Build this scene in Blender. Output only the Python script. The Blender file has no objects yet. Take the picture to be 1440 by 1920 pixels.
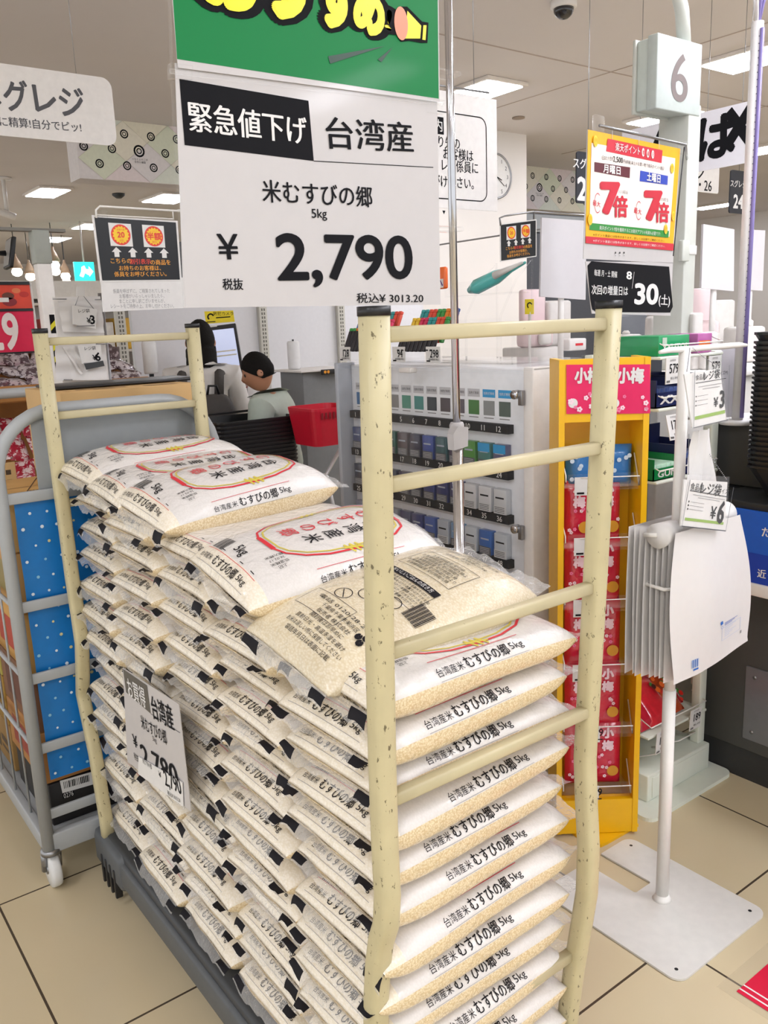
import bpy, bmesh, math, random
from mathutils import Vector, Matrix
random.seed(7)
S = bpy.context.scene
COL = S.collection
PI = math.pi

# ---------------------------------------------------------------- camera
FPX = 1596.37
CH = 1.44
_p, _r, _y = .216913, .0388493, .640288
_f = Vector((math.sin(_y)*math.cos(_p), math.cos(_y)*math.cos(_p), -math.sin(_p)))
_rt = Vector((math.cos(_y), -math.sin(_y), 0))
_dn = _f.cross(_rt)
CR = _rt*math.cos(_r) + _dn*math.sin(_r)
CD = -_rt*math.sin(_r) + _dn*math.cos(_r)
CC = Vector((0, 0, CH))
cam = bpy.data.cameras.new('camera')
cam.sensor_fit = 'VERTICAL'
cam.sensor_height = 24
cam.lens = 24*FPX/1920
cam.clip_start = .05
camo = bpy.data.objects.new('camera', cam)
COL.objects.link(camo)
camo.matrix_world = Matrix(((CR.x, -CD.x, -_f.x, 0), (CR.y, -CD.y, -_f.y, 0), (CR.z, -CD.z, -_f.z, CH), (0, 0, 0, 1)))
S.camera = camo

def ray(px, py): return CR*((px-720)/FPX) + CD*((py-960)/FPX) + _f
def onz(px, py, z=0): d = ray(px, py); return CC + d*((z-CH)/d.z)
def onx(px, py, x): d = ray(px, py); return CC + d*(x/d.x)
def ony(px, py, y): d = ray(px, py); return CC + d*(y/d.y)
def atd(px, py, t): return CC + ray(px, py)*t

# ---------------------------------------------------------------- world and exposure
S.view_settings.view_transform = 'Standard'
S.view_settings.look = 'None'
S.view_settings.gamma = 1
S.view_settings.exposure = .62
W = bpy.data.worlds.new('world')
S.world = W
W.use_nodes = True
W.node_tree.nodes['Background'].inputs[0].default_value = (.96, .98, 1, 1)
W.node_tree.nodes['Background'].inputs[1].default_value = .85

# ---------------------------------------------------------------- materials
def lin(c):
    if isinstance(c, str):
        c = [int(c[i:i+2], 16)/255 for i in (0, 2, 4)]
    return [x/12.92 if x <= .04045 else ((x+.055)/1.055)**2.4 for x in c] + [1]

MC = {}
def mat(name, col='c0c0c0', rough=.5, metal=0, noise=.04, scale=40, bump=0, bscale=200, emit=0, coat=0, wear=None, wth=.62, wscale=60, alpha=None, spec=.5):
    if name in MC: return MC[name]
    m = bpy.data.materials.new(name)
    m.use_nodes = True
    t = m.node_tree
    b = t.nodes['Principled BSDF']
    tc = t.nodes.new('ShaderNodeTexCoord')
    n = t.nodes.new('ShaderNodeTexNoise')
    n.inputs['Scale'].default_value = scale
    n.inputs['Detail'].default_value = 3
    t.links.new(tc.outputs['Object'], n.inputs['Vector'])
    c = lin(col)
    mx = t.nodes.new('ShaderNodeMix')
    mx.data_type = 'RGBA'
    mx.inputs[6].default_value = [x*(1-noise*2) for x in c[:3]] + [1]
    mx.inputs[7].default_value = [min(1, x*(1+noise*2)) for x in c[:3]] + [1]
    t.links.new(n.outputs['Fac'], mx.inputs[0])
    out = mx.outputs[2]
    if wear:
        n2 = t.nodes.new('ShaderNodeTexNoise')
        n2.inputs['Scale'].default_value = wscale
        n2.inputs['Detail'].default_value = 6
        n2.inputs['Roughness'].default_value = .65
        mp = t.nodes.new('ShaderNodeMapping')
        mp.inputs['Scale'].default_value = (1, 1, .55)
        t.links.new(tc.outputs['Object'], mp.inputs[0])
        t.links.new(mp.outputs[0], n2.inputs['Vector'])
        rp = t.nodes.new('ShaderNodeValToRGB')
        rp.color_ramp.elements[0].position = wth
        rp.color_ramp.elements[1].position = wth+.03
        t.links.new(n2.outputs['Fac'], rp.inputs[0])
        m2 = t.nodes.new('ShaderNodeMix')
        m2.data_type = 'RGBA'
        m2.inputs[7].default_value = lin(wear)
        t.links.new(rp.outputs[0], m2.inputs[0])
        t.links.new(out, m2.inputs[6])
        out = m2.outputs[2]
    t.links.new(out, b.inputs['Base Color'])
    b.inputs['Roughness'].default_value = rough
    b.inputs['Metallic'].default_value = metal
    b.inputs['Specular IOR Level'].default_value = spec
    b.inputs['Coat Weight'].default_value = coat
    b.inputs['Coat Roughness'].default_value = .08
    if emit:
        b.inputs['Emission Color'].default_value = c
        b.inputs['Emission Strength'].default_value = emit
    if bump:
        n3 = t.nodes.new('ShaderNodeTexNoise')
        n3.inputs['Scale'].default_value = bscale
        n3.inputs['Detail'].default_value = 4
        t.links.new(tc.outputs['Object'], n3.inputs['Vector'])
        bp = t.nodes.new('ShaderNodeBump')
        bp.inputs['Strength'].default_value = bump
        bp.inputs['Distance'].default_value = .01
        t.links.new(n3.outputs['Fac'], bp.inputs['Height'])
        t.links.new(bp.outputs[0], b.inputs['Normal'])
        if coat: t.links.new(bp.outputs[0], b.inputs['Coat Normal'])
    if alpha is not None:
        o = t.nodes['Material Output']
        tr = t.nodes.new('ShaderNodeBsdfTransparent')
        fr = t.nodes.new('ShaderNodeLayerWeight')
        fr.inputs['Blend'].default_value = .5
        pw = t.nodes.new('ShaderNodeMath')
        pw.operation = 'POWER'
        pw.inputs[1].default_value = 3.5
        ad = t.nodes.new('ShaderNodeMath')
        ad.operation = 'MULTIPLY_ADD'
        ad.use_clamp = True
        ad.inputs[1].default_value = .38
        ad.inputs[2].default_value = alpha
        if bump: t.links.new(bp.outputs[0], fr.inputs['Normal'])
        t.links.new(fr.outputs['Facing'], pw.inputs[0]); t.links.new(pw.outputs[0], ad.inputs[0])
        ms = t.nodes.new('ShaderNodeMixShader')
        t.links.new(ad.outputs[0], ms.inputs[0])
        t.links.new(tr.outputs[0], ms.inputs[1])
        t.links.new(b.outputs[0], ms.inputs[2])
        t.links.new(ms.outputs[0], o.inputs['Surface'])
    MC[name] = m
    return m

# ---------------------------------------------------------------- mesh builder
X, Y, Z = Vector((1, 0, 0)), Vector((0, 1, 0)), Vector((0, 0, 1))
class Fr:
    """a flat frame: origin, right, up; normal = right x up faces the reader"""
    def __init__(s, o, r=X, u=Z):
        s.o = Vector(o); s.r = Vector(r).normalized()
        s.n = s.r.cross(Vector(u)).normalized(); s.u = s.n.cross(s.r)
    def p(s, a, b, c=0): return s.o + s.r*a + s.u*b + s.n*c
def yaw(a): return Vector((math.cos(a), math.sin(a), 0))

TX = {}
def tdata(s, res=2, off=0):
    k = (s, res, off)
    if k not in TX:
        cu = bpy.data.curves.new('t', 'FONT')
        cu.body = s; cu.size = 1; cu.resolution_u = res; cu.offset = off; cu.fill_mode = 'FRONT'
        o = bpy.data.objects.new('t', cu)
        COL.objects.link(o)
        bpy.context.view_layer.update()
        e = o.evaluated_get(bpy.context.evaluated_depsgraph_get())
        me = e.to_mesh()
        vs = [(v.co.x, v.co.y) for v in me.vertices]
        fs = [tuple(p.vertices) for p in me.polygons]
        e.to_mesh_clear()
        bpy.data.objects.remove(o); bpy.data.curves.remove(cu)
        if not vs: vs = [(0, 0)]
        xs = [v[0] for v in vs]; ys = [v[1] for v in vs]
        TX[k] = (vs, fs, min(xs), max(xs), min(ys), max(ys))
    return TX[k]

class MB:
    def __init__(s): s.v = []; s.f = []; s.m = []; s.s = []; s.mats = []
    def mi(s, m):
        if m not in s.mats: s.mats.append(m)
        return s.mats.index(m)
    def add(s, vs, fs, m, smooth=False):
        k = len(s.v); i = s.mi(m)
        s.v += [Vector(v) for v in vs]
        for f in fs:
            s.f.append([k+j for j in f]); s.m.append(i); s.s.append(smooth)
        return s
    def box(s, a, b, m, bev=0, seg=2):
        return s.fbox(Fr((0, 0, 0), X, Y), a[0], b[0], a[1], b[1], a[2], b[2], m, bev, seg)
    def fbox(s, F, x0, x1, y0, y1, z0, z1, m, bev=0, seg=2):
        bm = bmesh.new()
        bmesh.ops.create_cube(bm, size=1)
        sx, sy, sz = x1-x0, y1-y0, z1-z0
        for v in bm.verts:
            v.co = Vector(((v.co.x+.5)*sx+x0, (v.co.y+.5)*sy+y0, (v.co.z+.5)*sz+z0))
        if bev:
            bmesh.ops.bevel(bm, geom=bm.edges[:], offset=min(bev, .49*min(abs(sx), abs(sy), abs(sz))), segments=seg, affect='EDGES', profile=.5)
        bm.verts.index_update()
        s.add([F.p(*v.co) for v in bm.verts], [[v.index for v in f.verts] for f in bm.faces], m, bool(bev))
        bm.free()
        return s
    def tube(s, pts, r, m, n=8, closed=False, cap=True, sq=None):
        pts = [Vector(p) for p in pts]
        N = len(pts)
        rs = r if isinstance(r, (list, tuple)) else [r]*N
        up = None; rings = []
        for i, p in enumerate(pts):
            a = pts[(i-1) % N] if (closed or i) else p
            b = pts[(i+1) % N] if (closed or i < N-1) else p
            t = (b-a).normalized()
            if up is None:
                up = Vector((0, 0, 1)) if abs(t.z) < .9 else Vector((0, 1, 0))
            up = (up - t*up.dot(t))
            if up.length < 1e-5: up = t.orthogonal()
            up.normalize()
            sd = t.cross(up)
            ring = []
            for k in range(n):
                an = 2*PI*k/n + (PI/n if sq else 0)
                c, q = math.cos(an), math.sin(an)
                if sq:
                    e = sq
                    c = math.copysign(abs(c)**e, c); q = math.copysign(abs(q)**e, q)
                ring.append(p + (sd*c + up*q)*rs[i])
            rings.append(ring)
        vs = [v for g in rings for v in g]
        fs = []
        for i in range(N if closed else N-1):
            j = (i+1) % N
            for k in range(n):
                l = (k+1) % n
                fs.append((i*n+k, i*n+l, j*n+l, j*n+k))
        if cap and not closed:
            fs.append(list(range(n))[::-1]); fs.append([(N-1)*n+k for k in range(n)])
        return s.add(vs, fs, m, True)
    def lathe(s, o, prof, m, n=16, ax=Z):
        """prof: (radius, height) pairs along ax"""
        ax = Vector(ax).normalized(); a = ax.orthogonal().normalized(); b = ax.cross(a)
        vs = []
        for r, h in prof:
            for k in range(n):
                t = 2*PI*k/n
                vs.append(Vector(o) + ax*h + (a*math.cos(t)+b*math.sin(t))*r)
        fs = [(i*n+k, i*n+(k+1) % n, (i+1)*n+(k+1) % n, (i+1)*n+k) for i in range(len(prof)-1) for k in range(n)]
        fs.append(list(range(n))[::-1]); fs.append([(len(prof)-1)*n+k for k in range(n)])
        return s.add(vs, fs, m, True)
    def prism(s, F, poly, z0, z1, m, smooth=False):
        n = len(poly)
        vs = [F.p(a, b, z0) for a, b in poly] + [F.p(a, b, z1) for a, b in poly]
        fs = [list(range(n))[::-1], list(range(n, 2*n))] + [(i, (i+1) % n, n+(i+1) % n, n+i) for i in range(n)]
        return s.add(vs, fs, m, smooth)
    def flat(s, F, poly, m, lift=.0006): return s.add([F.p(a, b, lift) for a, b in poly], [list(range(len(poly)))], m)
    def rect(s, F, x0, x1, y0, y1, m, lift=.0006): return s.flat(F, [(x0, y0), (x1, y0), (x1, y1), (x0, y1)], m, lift)
    def rrect(s, F, x0, x1, y0, y1, r, m, lift=.0006): return s.flat(F, rr(x0, x1, y0, y1, r), m, lift)
    def disc(s, F, cx, cy, r, m, lift=.0006, n=24, ry=None):
        ry = ry or r
        return s.flat(F, [(cx+r*math.cos(2*PI*k/n), cy+ry*math.sin(2*PI*k/n)) for k in range(n)], m, lift)
    def ring(s, F, cx, cy, r0, r1, m, lift=.0006, n=24, a0=0, a1=2*PI, ey=1):
        vs = []; fs = []
        for k in range(n+1):
            a = a0+(a1-a0)*k/n
            for r in (r0, r1): vs.append(F.p(cx+r*math.cos(a), cy+ey*r*math.sin(a), lift))
        for k in range(n): fs.append((2*k, 2*k+1, 2*k+3, 2*k+2))
        return s.add(vs, fs, m)
    def line(s, F, pts, w, m, lift=.0006):
        """a flat stroke through 2D points"""
        vs = []; N = len(pts); P = [Vector(p) for p in pts]
        for i, p in enumerate(P):
            t = (P[min(i+1, N-1)]-P[max(i-1, 0)]).normalized()
            q = Vector((-t.y, t.x))
            ww = (w[i] if isinstance(w, (list, tuple)) else w)/2
            for e in (p-q*ww, p+q*ww): vs.append(F.p(e.x, e.y, lift))
        return s.add(vs, [(2*i, 2*i+2, 2*i+3, 2*i+1) for i in range(N-1)], m)
    def text(s, tx, F, x, y, h, m, off=0, sx=1, al='C', res=2, lift=.0009, fit=None, rot=0, sub=None, sy=1):
        """h: em size; fit: width to squeeze into; sub: map (a,b,lift) -> point for curved surfaces"""
        if off:
            D = [(0, 0)]+([(math.cos(k*PI/4), math.sin(k*PI/4)) for k in range(8)] if .02 < off < .05 else [(math.cos(k*PI/10), math.sin(k*PI/10)) for k in range(20)]+[(.5*math.cos(k*PI/4), .5*math.sin(k*PI/4)) for k in range(8)] if off >= .05 else [(-1, 0), (1, 0), (0, .7)])
            vs0, fs0, x0, x1, y0, y1 = tdata(tx, res, 0)
            if fit: sx = fit/((x1-x0)*h); fit = None
            vs = []; fs = []
            for p, q in D:
                k = len(vs); vs += [(a+p*off, b+q*off) for a, b in vs0]; fs += [[i+k for i in f] for f in fs0]
        else: vs, fs, x0, x1, y0, y1 = tdata(tx, res, 0)
        if fit: sx = fit/((x1-x0)*h)
        cx = {'C': (x0+x1)/2, 'L': x0, 'R': x1}[al]; cy = (y0+y1)/2
        q = [((a-cx)*h*sx, (b-cy)*h*sy) for a, b in vs]
        if rot:
            c, d = math.cos(rot), math.sin(rot)
            q = [(a*c-b*d, a*d+b*c) for a, b in q]
        if sub is None:
            nb = len(q)//(len(D) if off else 1)
            return s.add([F.p(x+a, y+b, lift+3e-5*(i//nb)) for i, (a, b) in enumerate(q)], fs, m)
        bm = bmesh.new()
        nb = len(q)//(len(D) if off else 1)
        bv = [bm.verts.new((x+a, y+b, 4e-5*(i//nb))) for i, (a, b) in enumerate(q)]
        for f in fs:
            try: bm.faces.new([bv[i] for i in f])
            except ValueError: pass
        cut(bm, .008)
        s.add([sub(v.co.x, v.co.y, lift+v.co.z) for v in bm.verts], [[v.index for v in f.verts] for f in bm.faces], m, True)
        bm.free()
        return s
    def mesh(s, name):
        me = bpy.data.meshes.new(name)
        me.from_pydata([tuple(v) for v in s.v], [], s.f)
        for m in s.mats: me.materials.append(m)
        me.polygons.foreach_set('material_index', s.m)
        me.polygons.foreach_set('use_smooth', s.s)
        me.update()
        return me
    def build(s, name, parent=None, world=True):
        """vertices are world coordinates (world=True) or already local to the parent"""
        if parent is not None and world:
            inv = wm(parent).inverted()
            s.v = [inv @ v for v in s.v]
        elif parent is None and world and s.v:
            xs = [v.x for v in s.v]; ys = [v.y for v in s.v]
            o = Vector(((min(xs)+max(xs))/2, (min(ys)+max(ys))/2, min(v.z for v in s.v)))
            s.v = [v-o for v in s.v]
            ob = bpy.data.objects.new(name, s.mesh(name)); ob.location = o
            COL.objects.link(ob)
            return ob
        ob = bpy.data.objects.new(name, s.mesh(name))
        COL.objects.link(ob)
        if parent is not None: ob.parent = parent
        return ob

def wm(o):
    m = Matrix.LocRotScale(o.location, o.rotation_euler, o.scale)
    return wm(o.parent) @ m if o.parent else m
def cut(bm, d):
    for _ in range(4):
        e = [x for x in bm.edges if x.calc_length() > d]
        if not e: break
        bmesh.ops.subdivide_edges(bm, edges=e, cuts=1)
        bmesh.ops.triangulate(bm, faces=[f for f in bm.faces if len(f.verts) > 3])
    bm.verts.index_update()
def rr(x0, x1, y0, y1, r, n=5):
    o = []
    for cx, cy, a in ((x1-r, y0+r, -PI/2), (x1-r, y1-r, 0), (x0+r, y1-r, PI/2), (x0+r, y0+r, PI)):
        for k in range(n+1): o.append((cx+r*math.cos(a+PI/2*k/n), cy+r*math.sin(a+PI/2*k/n)))
    return o
def tag(o, label, cat, group=None, kind=None):
    if label: o['label'] = label
    if cat: o['category'] = cat
    if group: o['group'] = group
    if kind: o['kind'] = kind
    return o
def thing(name, label, cat, loc=(0, 0, 0), rz=0, group=None):
    o = bpy.data.objects.new(name, None)
    o.empty_display_size = .05
    COL.objects.link(o)
    o.location = loc; o.rotation_euler = (0, 0, rz)
    return tag(o, label, cat, group)
def kids(o): return [c for c in bpy.data.objects if c.parent == o]
def dup(o, loc=None, rot=None, label=None):
    def cp(a, p):
        c = a.copy(); COL.objects.link(c)
        if p is not None: c.parent = p
        for k in KID.get(a.name, None) or kids(a): cp(k, c)
        return c
    c = cp(o, None)
    if loc is not None: c.location = loc
    if rot is not None: c.rotation_euler = rot
    if label: c['label'] = label
    return c
KID = {}
def struct(o, label=None):
    o['kind'] = 'structure'
    if label: o['label'] = label
    return o

# shared materials
WHITE = mat('white_plastic', 'e8e4e0', .45)
PAPER = mat('white_paper', 'd8d4d2', .5)
CARD = mat('white_card', 'e0dedb', .45)
INK = mat('black_ink', '131317', .7, spec=.15)
BLACK = mat('black_plastic', '17171a', .4)
DARK = mat('dark_grey_plastic', '3c3e40', .5)
CHROME = mat('chrome', 'c8c8cc', .14, 1)
STEEL = mat('brushed_steel', '9a9a9c', .35, .9)
CLEAR = mat('clear_acrylic', 'ffffff', .05, alpha=.014, noise=0)
WPAINT = mat('white_paint', 'dad7d0', .4, wear='8a8578', wth=.74)
RED = mat('red_print', 'd81e2c', .4)
YEL = mat('yellow_print', 'f2d21c', .45)
GREYP = mat('grey_print', '8e8c8c', .5)
GREEN = mat('green_print', '0a8a48', .4)
GOLD = mat('gold_print', 'c9b23a', .4)
# ================================================================ the setting
ZC = 3.0
def floor():
    m = mat('floor_tile', 'cdbd9c', .2, noise=.05, scale=2.2, bump=.02, bscale=6)
    t = m.node_tree
    b = t.nodes['Principled BSDF']
    src = b.inputs['Base Color'].links[0].from_socket
    tc = [n for n in t.nodes if n.type == 'TEX_COORD'][0]
    sp = t.nodes.new('ShaderNodeSeparateXYZ')
    t.links.new(tc.outputs['Object'], sp.inputs[0])
    mk = None
    for ax, o, pitch in (('X', .331, .6045), ('Y', 1.003, .594)):
        a = t.nodes.new('ShaderNodeMath'); a.operation = 'SUBTRACT'; a.inputs[1].default_value = o-.0028
        t.links.new(sp.outputs[ax], a.inputs[0])
        c = t.nodes.new('ShaderNodeMath'); c.operation = 'FLOORED_MODULO'; c.inputs[1].default_value = pitch
        t.links.new(a.outputs[0], c.inputs[0])
        d = t.nodes.new('ShaderNodeMath'); d.operation = 'LESS_THAN'; d.inputs[1].default_value = .0056
        t.links.new(c.outputs[0], d.inputs[0])
        if mk is None: mk = d
        else:
            e = t.nodes.new('ShaderNodeMath'); e.operation = 'MAXIMUM'
            t.links.new(mk.outputs[0], e.inputs[0]); t.links.new(d.outputs[0], e.inputs[1]); mk = e
    mx = t.nodes.new('ShaderNodeMix'); mx.data_type = 'RGBA'
    mx.inputs[7].default_value = lin('4a3f33')
    t.links.new(mk.outputs[0], mx.inputs[0]); t.links.new(src, mx.inputs[6])
    t.links.new(mx.outputs[2], b.inputs['Base Color'])
    o = MB().add([(-4, -4, 0), (14, -4, 0), (14, 20, 0), (-4, 20, 0)], [(0, 1, 2, 3)], m).build('floor', None)
    o.data.transform(Matrix.Translation(o.location)); o.location = (0, 0, 0)
    struct(o)
floor()
CEIL = mat('ceiling_board', 'e0dad9', .8, noise=.03, scale=1)
cb = MB().add([(-4, -4, ZC), (-4, 20, ZC), (14, 20, ZC), (14, -4, ZC)], [(0, 1, 2, 3)], CEIL)
cb.add([(-4, -4, ZC+.05), (-4, 20, ZC+.05), (14, 20, ZC+.05), (14, -4, ZC+.05)], [(3, 2, 1, 0)], CEIL)
struct(cb.build('ceiling'))
SEAM = mat('ceiling_seam', 'bdaea6', .8)
sm = MB()
for y in (1.9, 3.9): sm.box((3.2, y, ZC-.003), (9, y+.012, ZC-.0005), SEAM)
for x in (3.0, 4.9, 6.8): sm.box((x, -1, ZC-.003), (x+.012, 6, ZC-.0005), SEAM)
struct(sm.build('trim_1'), 'thin dark seams between the ceiling boards')
WALLM = mat('wall_paint', 'e6e1dc', .7, noise=.02, scale=3)
struct(MB().box((-4, 19.8, 0), (14, 20, ZC), WALLM).build('wall_back'))
struct(MB().box((13.8, -4, 0), (14, 19.8, ZC), WALLM).build('wall_right'))
# white pillar wall with the clock
struct(MB().box((4.35, 5.54, 0), (5.83, 6.3, ZC), WALLM).build('wall_pillar'), 'white square pillar behind the registers')

# ---- ceiling light panels
PANEL = mat('light_panel', 'f3f5ff', .5, emit=22, noise=0)
LRIM = mat('light_rim', 'e6ded6', .5)
def panel(x0, x1, y0, y1, label):
    t = thing('ceiling_light', label, 'ceiling light', ((x0+x1)/2, (y0+y1)/2, ZC), 0, 'ceiling light panels')
    MB().box((x0-.03, y0-.03, ZC-.025), (x1+.03, y1+.03, ZC-.0005), LRIM, .004).build('frame', t)
    MB().box((x0, y0, ZC-.032), (x1, y1, ZC-.026), PANEL).build('diffuser', t)
for a in ((4.25, 4.57, 4.38, 4.80, 'lit square ceiling panel above the white sign on the chrome pole'),
          (5.25, 5.6, 2.2, 3.46, 'long lit ceiling panel beside the grey number 6 box'),
          (6.18, 6.5, 4.2, 4.75, 'lit ceiling panel low behind the point poster clip'),
          (8.3, 8.65, 4.2, 5.1, 'lit ceiling panel right of the hanging cross banner'),
          (4.22, 4.62, 9.6, 10.25, 'lit ceiling panel above the left black discount sign'),
          (4.28, 4.64, 12.5, 13.1, 'lit ceiling panel left of the black discount sign, second from it'),
          (4.3, 4.65, 14.3, 15, 'faint far ceiling panel over the candy aisle'),
          (2.9, 3.2, 9.7, 10.3, 'lit ceiling panel at the left picture edge'),
          (12.0, 12.3, 7.3, 8.0, 'small far lit ceiling panel left of the 24 sign'),
          (2.2, 2.5, -.9, .3, 'added unseen ceiling panel behind the photographer'),  # added out of view to light the bags' front faces
          (5.3, 5.6, -1.2, 0, 'added unseen ceiling panel right of the checkout'),  # unseen panel added for light from the right
          (.8, 1.1, -2.6, -1.4, 'added unseen ceiling panel over the aisle behind the photographer'),  # added behind the camera for highlights on the bags
          (-1.6, -1.3, .9, 1.7, 'added unseen ceiling panel over the aisle left of the roll cage'),  # added out of view to lift the bags' left faces and the floor
          (2.65, 2.95, .5, 1.6, 'added unseen ceiling panel over the white bag stand'),  # added above the frame to brighten the floor by the stand
          (3.4, 3.7, -3.2, -2.0, 'added unseen ceiling panel far behind the checkout lane'),  # extra unseen panel, added to raise the overall light
          (-.9, -.6, -1.2, -.2, 'added unseen ceiling panel over the aisle left of the photographer')):  # unseen fill panel, added beside the camera
    panel(*a)

# ---- patterned bulkhead
by = 6.6
bz0, bz1 = 2.57, ZC
pal = [mat('bulk_'+c, c, .6) for c in ('ece6d2', 'e2e6d0', 'ecdfdf', 'e8e2e2', 'e4e8dc', 'efe9d8')]
BKL = mat('bulk_line', 'cfc6b4', .6)
bk = thing('patterned_bulkhead', 'hanging ceiling bulkhead with pastel diamonds and black ring motifs', 'bulkhead', (5.2, by, bz0))
x0, x1 = 2.26, 8.6
FB = Fr((x0, by, bz0), X, Z)
b1 = MB().box((x0, by+.001, bz0), (x1, by+.22, bz1), pal[3])
dw, dh = .36, .46
b2 = b1
def clipy(poly, lo, hi):
    for s_, lim in ((1, lo), (-1, -hi)):
        o = []
        for i in range(len(poly)):
            a, b = poly[i], poly[(i+1) % len(poly)]
            ia, ib = s_*a[1] >= lim, s_*b[1] >= lim
            if ia: o.append(a)
            if ia != ib:
                k = (lim/s_-a[1])/(b[1]-a[1]); o.append((a[0]+(b[0]-a[0])*k, lim/s_))
        poly = o
        if not poly: break
    return poly
HB = bz1-bz0
for i in range(0, 18):
    for j in range(-1, 3):
        for h in (0, 1):
            cx, cy = i*dw+h*dw/2, j*dh*.62+h*dh*.31
            if cx < dw/2 or cx > x1-x0-dw/2: continue
            p = clipy([(cx-dw/2, cy), (cx, cy-dh*.31), (cx+dw/2, cy), (cx, cy+dh*.31)], .002, HB-.002)
            if len(p) > 2: b1.flat(FB, p, pal[(i*2+j*3+h) % 6], .0012); b1.line(FB, p+[p[0]], .002, BKL, .0015)
for i in range(0, 40):
    for j in range(0, 5):
        cx, cy = .05+i*.21+(.105 if j % 2 else 0), .0+j*.112
        if .03 < cy < HB-.03 and cx < x1-x0-.05:
            big = (i % 3 == 2 and j == 2)
            r = .044 if big else .032
            b2.ring(FB, cx, cy, r*.7, r, INK, .002, 16); b2.ring(FB, cx, cy, r*.32, r*.5, INK, .002, 12)
            if big:
                for q in range(2): b2.text('つなぐよろこび' if q == 0 else '手作り雑貨', FB, cx, cy-.06-.02*q, .018, INK, lift=.002, res=1)
b1.build('panel', bk)
# ================================================================ the cream ladder cart
CREAM = mat('cream_paint', 'c4b995', .42, noise=.05, scale=25, wear='5a5038', wth=.69, wscale=110)
CREAM2 = mat('cream_paint_worn', 'c2b790', .45, noise=.06, scale=25, wear='6b6146', wth=.625, wscale=120)
cart = thing('ladder_cart', 'cream painted metal cart with ladder ends loaded with rice bags', 'cart', (.81, 1.45, 0))
XL, XR, YF, YB = .606, 1.032, .818, 2.13
def post(x, y, sgn, off, name='post'):
    pts = [(x, y+sgn*d, z) for z, d in off]
    sm = []
    for i, p in enumerate(pts):                       # smooth the polyline
        if 0 < i < len(pts)-1:
            a, b = Vector(pts[i-1]), Vector(pts[i+1]); p = Vector(p)
            sm += [p.lerp(a, .25), p, p.lerp(b, .25)]
        else: sm.append(Vector(p))
    o = MB().tube(sm, .0163, CREAM2, 16, sq=.55).build(name, cart)
    zt = off[0][0]
    MB().tube([(x, y, zt-.002), (x, y, zt+.009)], .0172, BLACK, 16, sq=.55).build('end_cap', o)
fl = [(1.452, 0), (1.2, .008), (1.06, .015), (.877, .021), (.75, .023), (.67, .022), (.62, .028), (.585, .042), (.54, .052), (.48, .06), (.2, .085), (.15, .088)]
fr = [(1.452, 0), (1.1, .014), (.93, .022), (.72, .032), (.64, .028), (.56, .022), (.47, .024), (.39, .036), (.30, .05), (.2, .062), (.15, .066)]
bb = [(1.452, 0), (1.1, .012), (.85, .02), (.76, .03), (.68, .035), (.6, .012), (.53, -.012), (.46, .01), (.38, .035), (.2, .06), (.15, .062)]
post(XL, YF, 1, fl); post(XR, YF, 1, fr)
post(XL-.012, YB, -1, bb); post(XR-.05, YB, -1, bb)
def rung(xa, xb, y, z, q=None):
    MB().tube([(xa, y, z), (xb, y, z)], .0095, CREAM, 12, sq=.4).build('rung', cart)
for z, d in ((1.428, 0), (1.246, .007), (1.024, .017), (.81, .024), (.335, .05)):
    rung(XL+.012, XR-.012, YF+d, z)
for z, d in ((1.43, 0), (1.254, .006), (1.04, .014), (.83, .022)):
    rung(XL, XR-.06, YB-d, z)
dk = MB()
dk.box((XL-.02, YF+.03, .135), (XR+.02, YB-.02, .165), DARK, .01)
dk.build('deck', cart)
SK = mat('grey_skirt', '55585a', .5, noise=.06)
sk = MB()
sk.box((XL-.03, YF+.04, .075), (XL-.005, YB-.03, .145), SK, .01)
sk.box((XR+.005, YF+.04, .075), (XR+.03, YB-.03, .145), SK, .01)
sk.build('bumper_rail', cart)
sk = MB().box((XL-.035, YB-.2, .06), (XL+.03, YB+.0, .16), SK, .018)
for k in range(4): sk.box((XL-.038, YB-.16+.03*k, .03), (XL-.02, YB-.15+.03*k, .11), BLACK, .002)
sk.build('corner_bumper', cart)
for x in (XL+.05, XR-.05):
    for y in (YF+.13, 1.47, YB-.12):
        c = MB().lathe((x-.014, y, .045), [(.02, 0), (.045, .001), (.045, .027), (.02, .028)], BLACK, 20, X)
        c.box((x-.02, y-.02, .05), (x-.016, y+.02, .136), STEEL); c.box((x+.016, y-.02, .05), (x+.02, y+.02, .136), STEEL)
        c.build('caster', cart)

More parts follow.
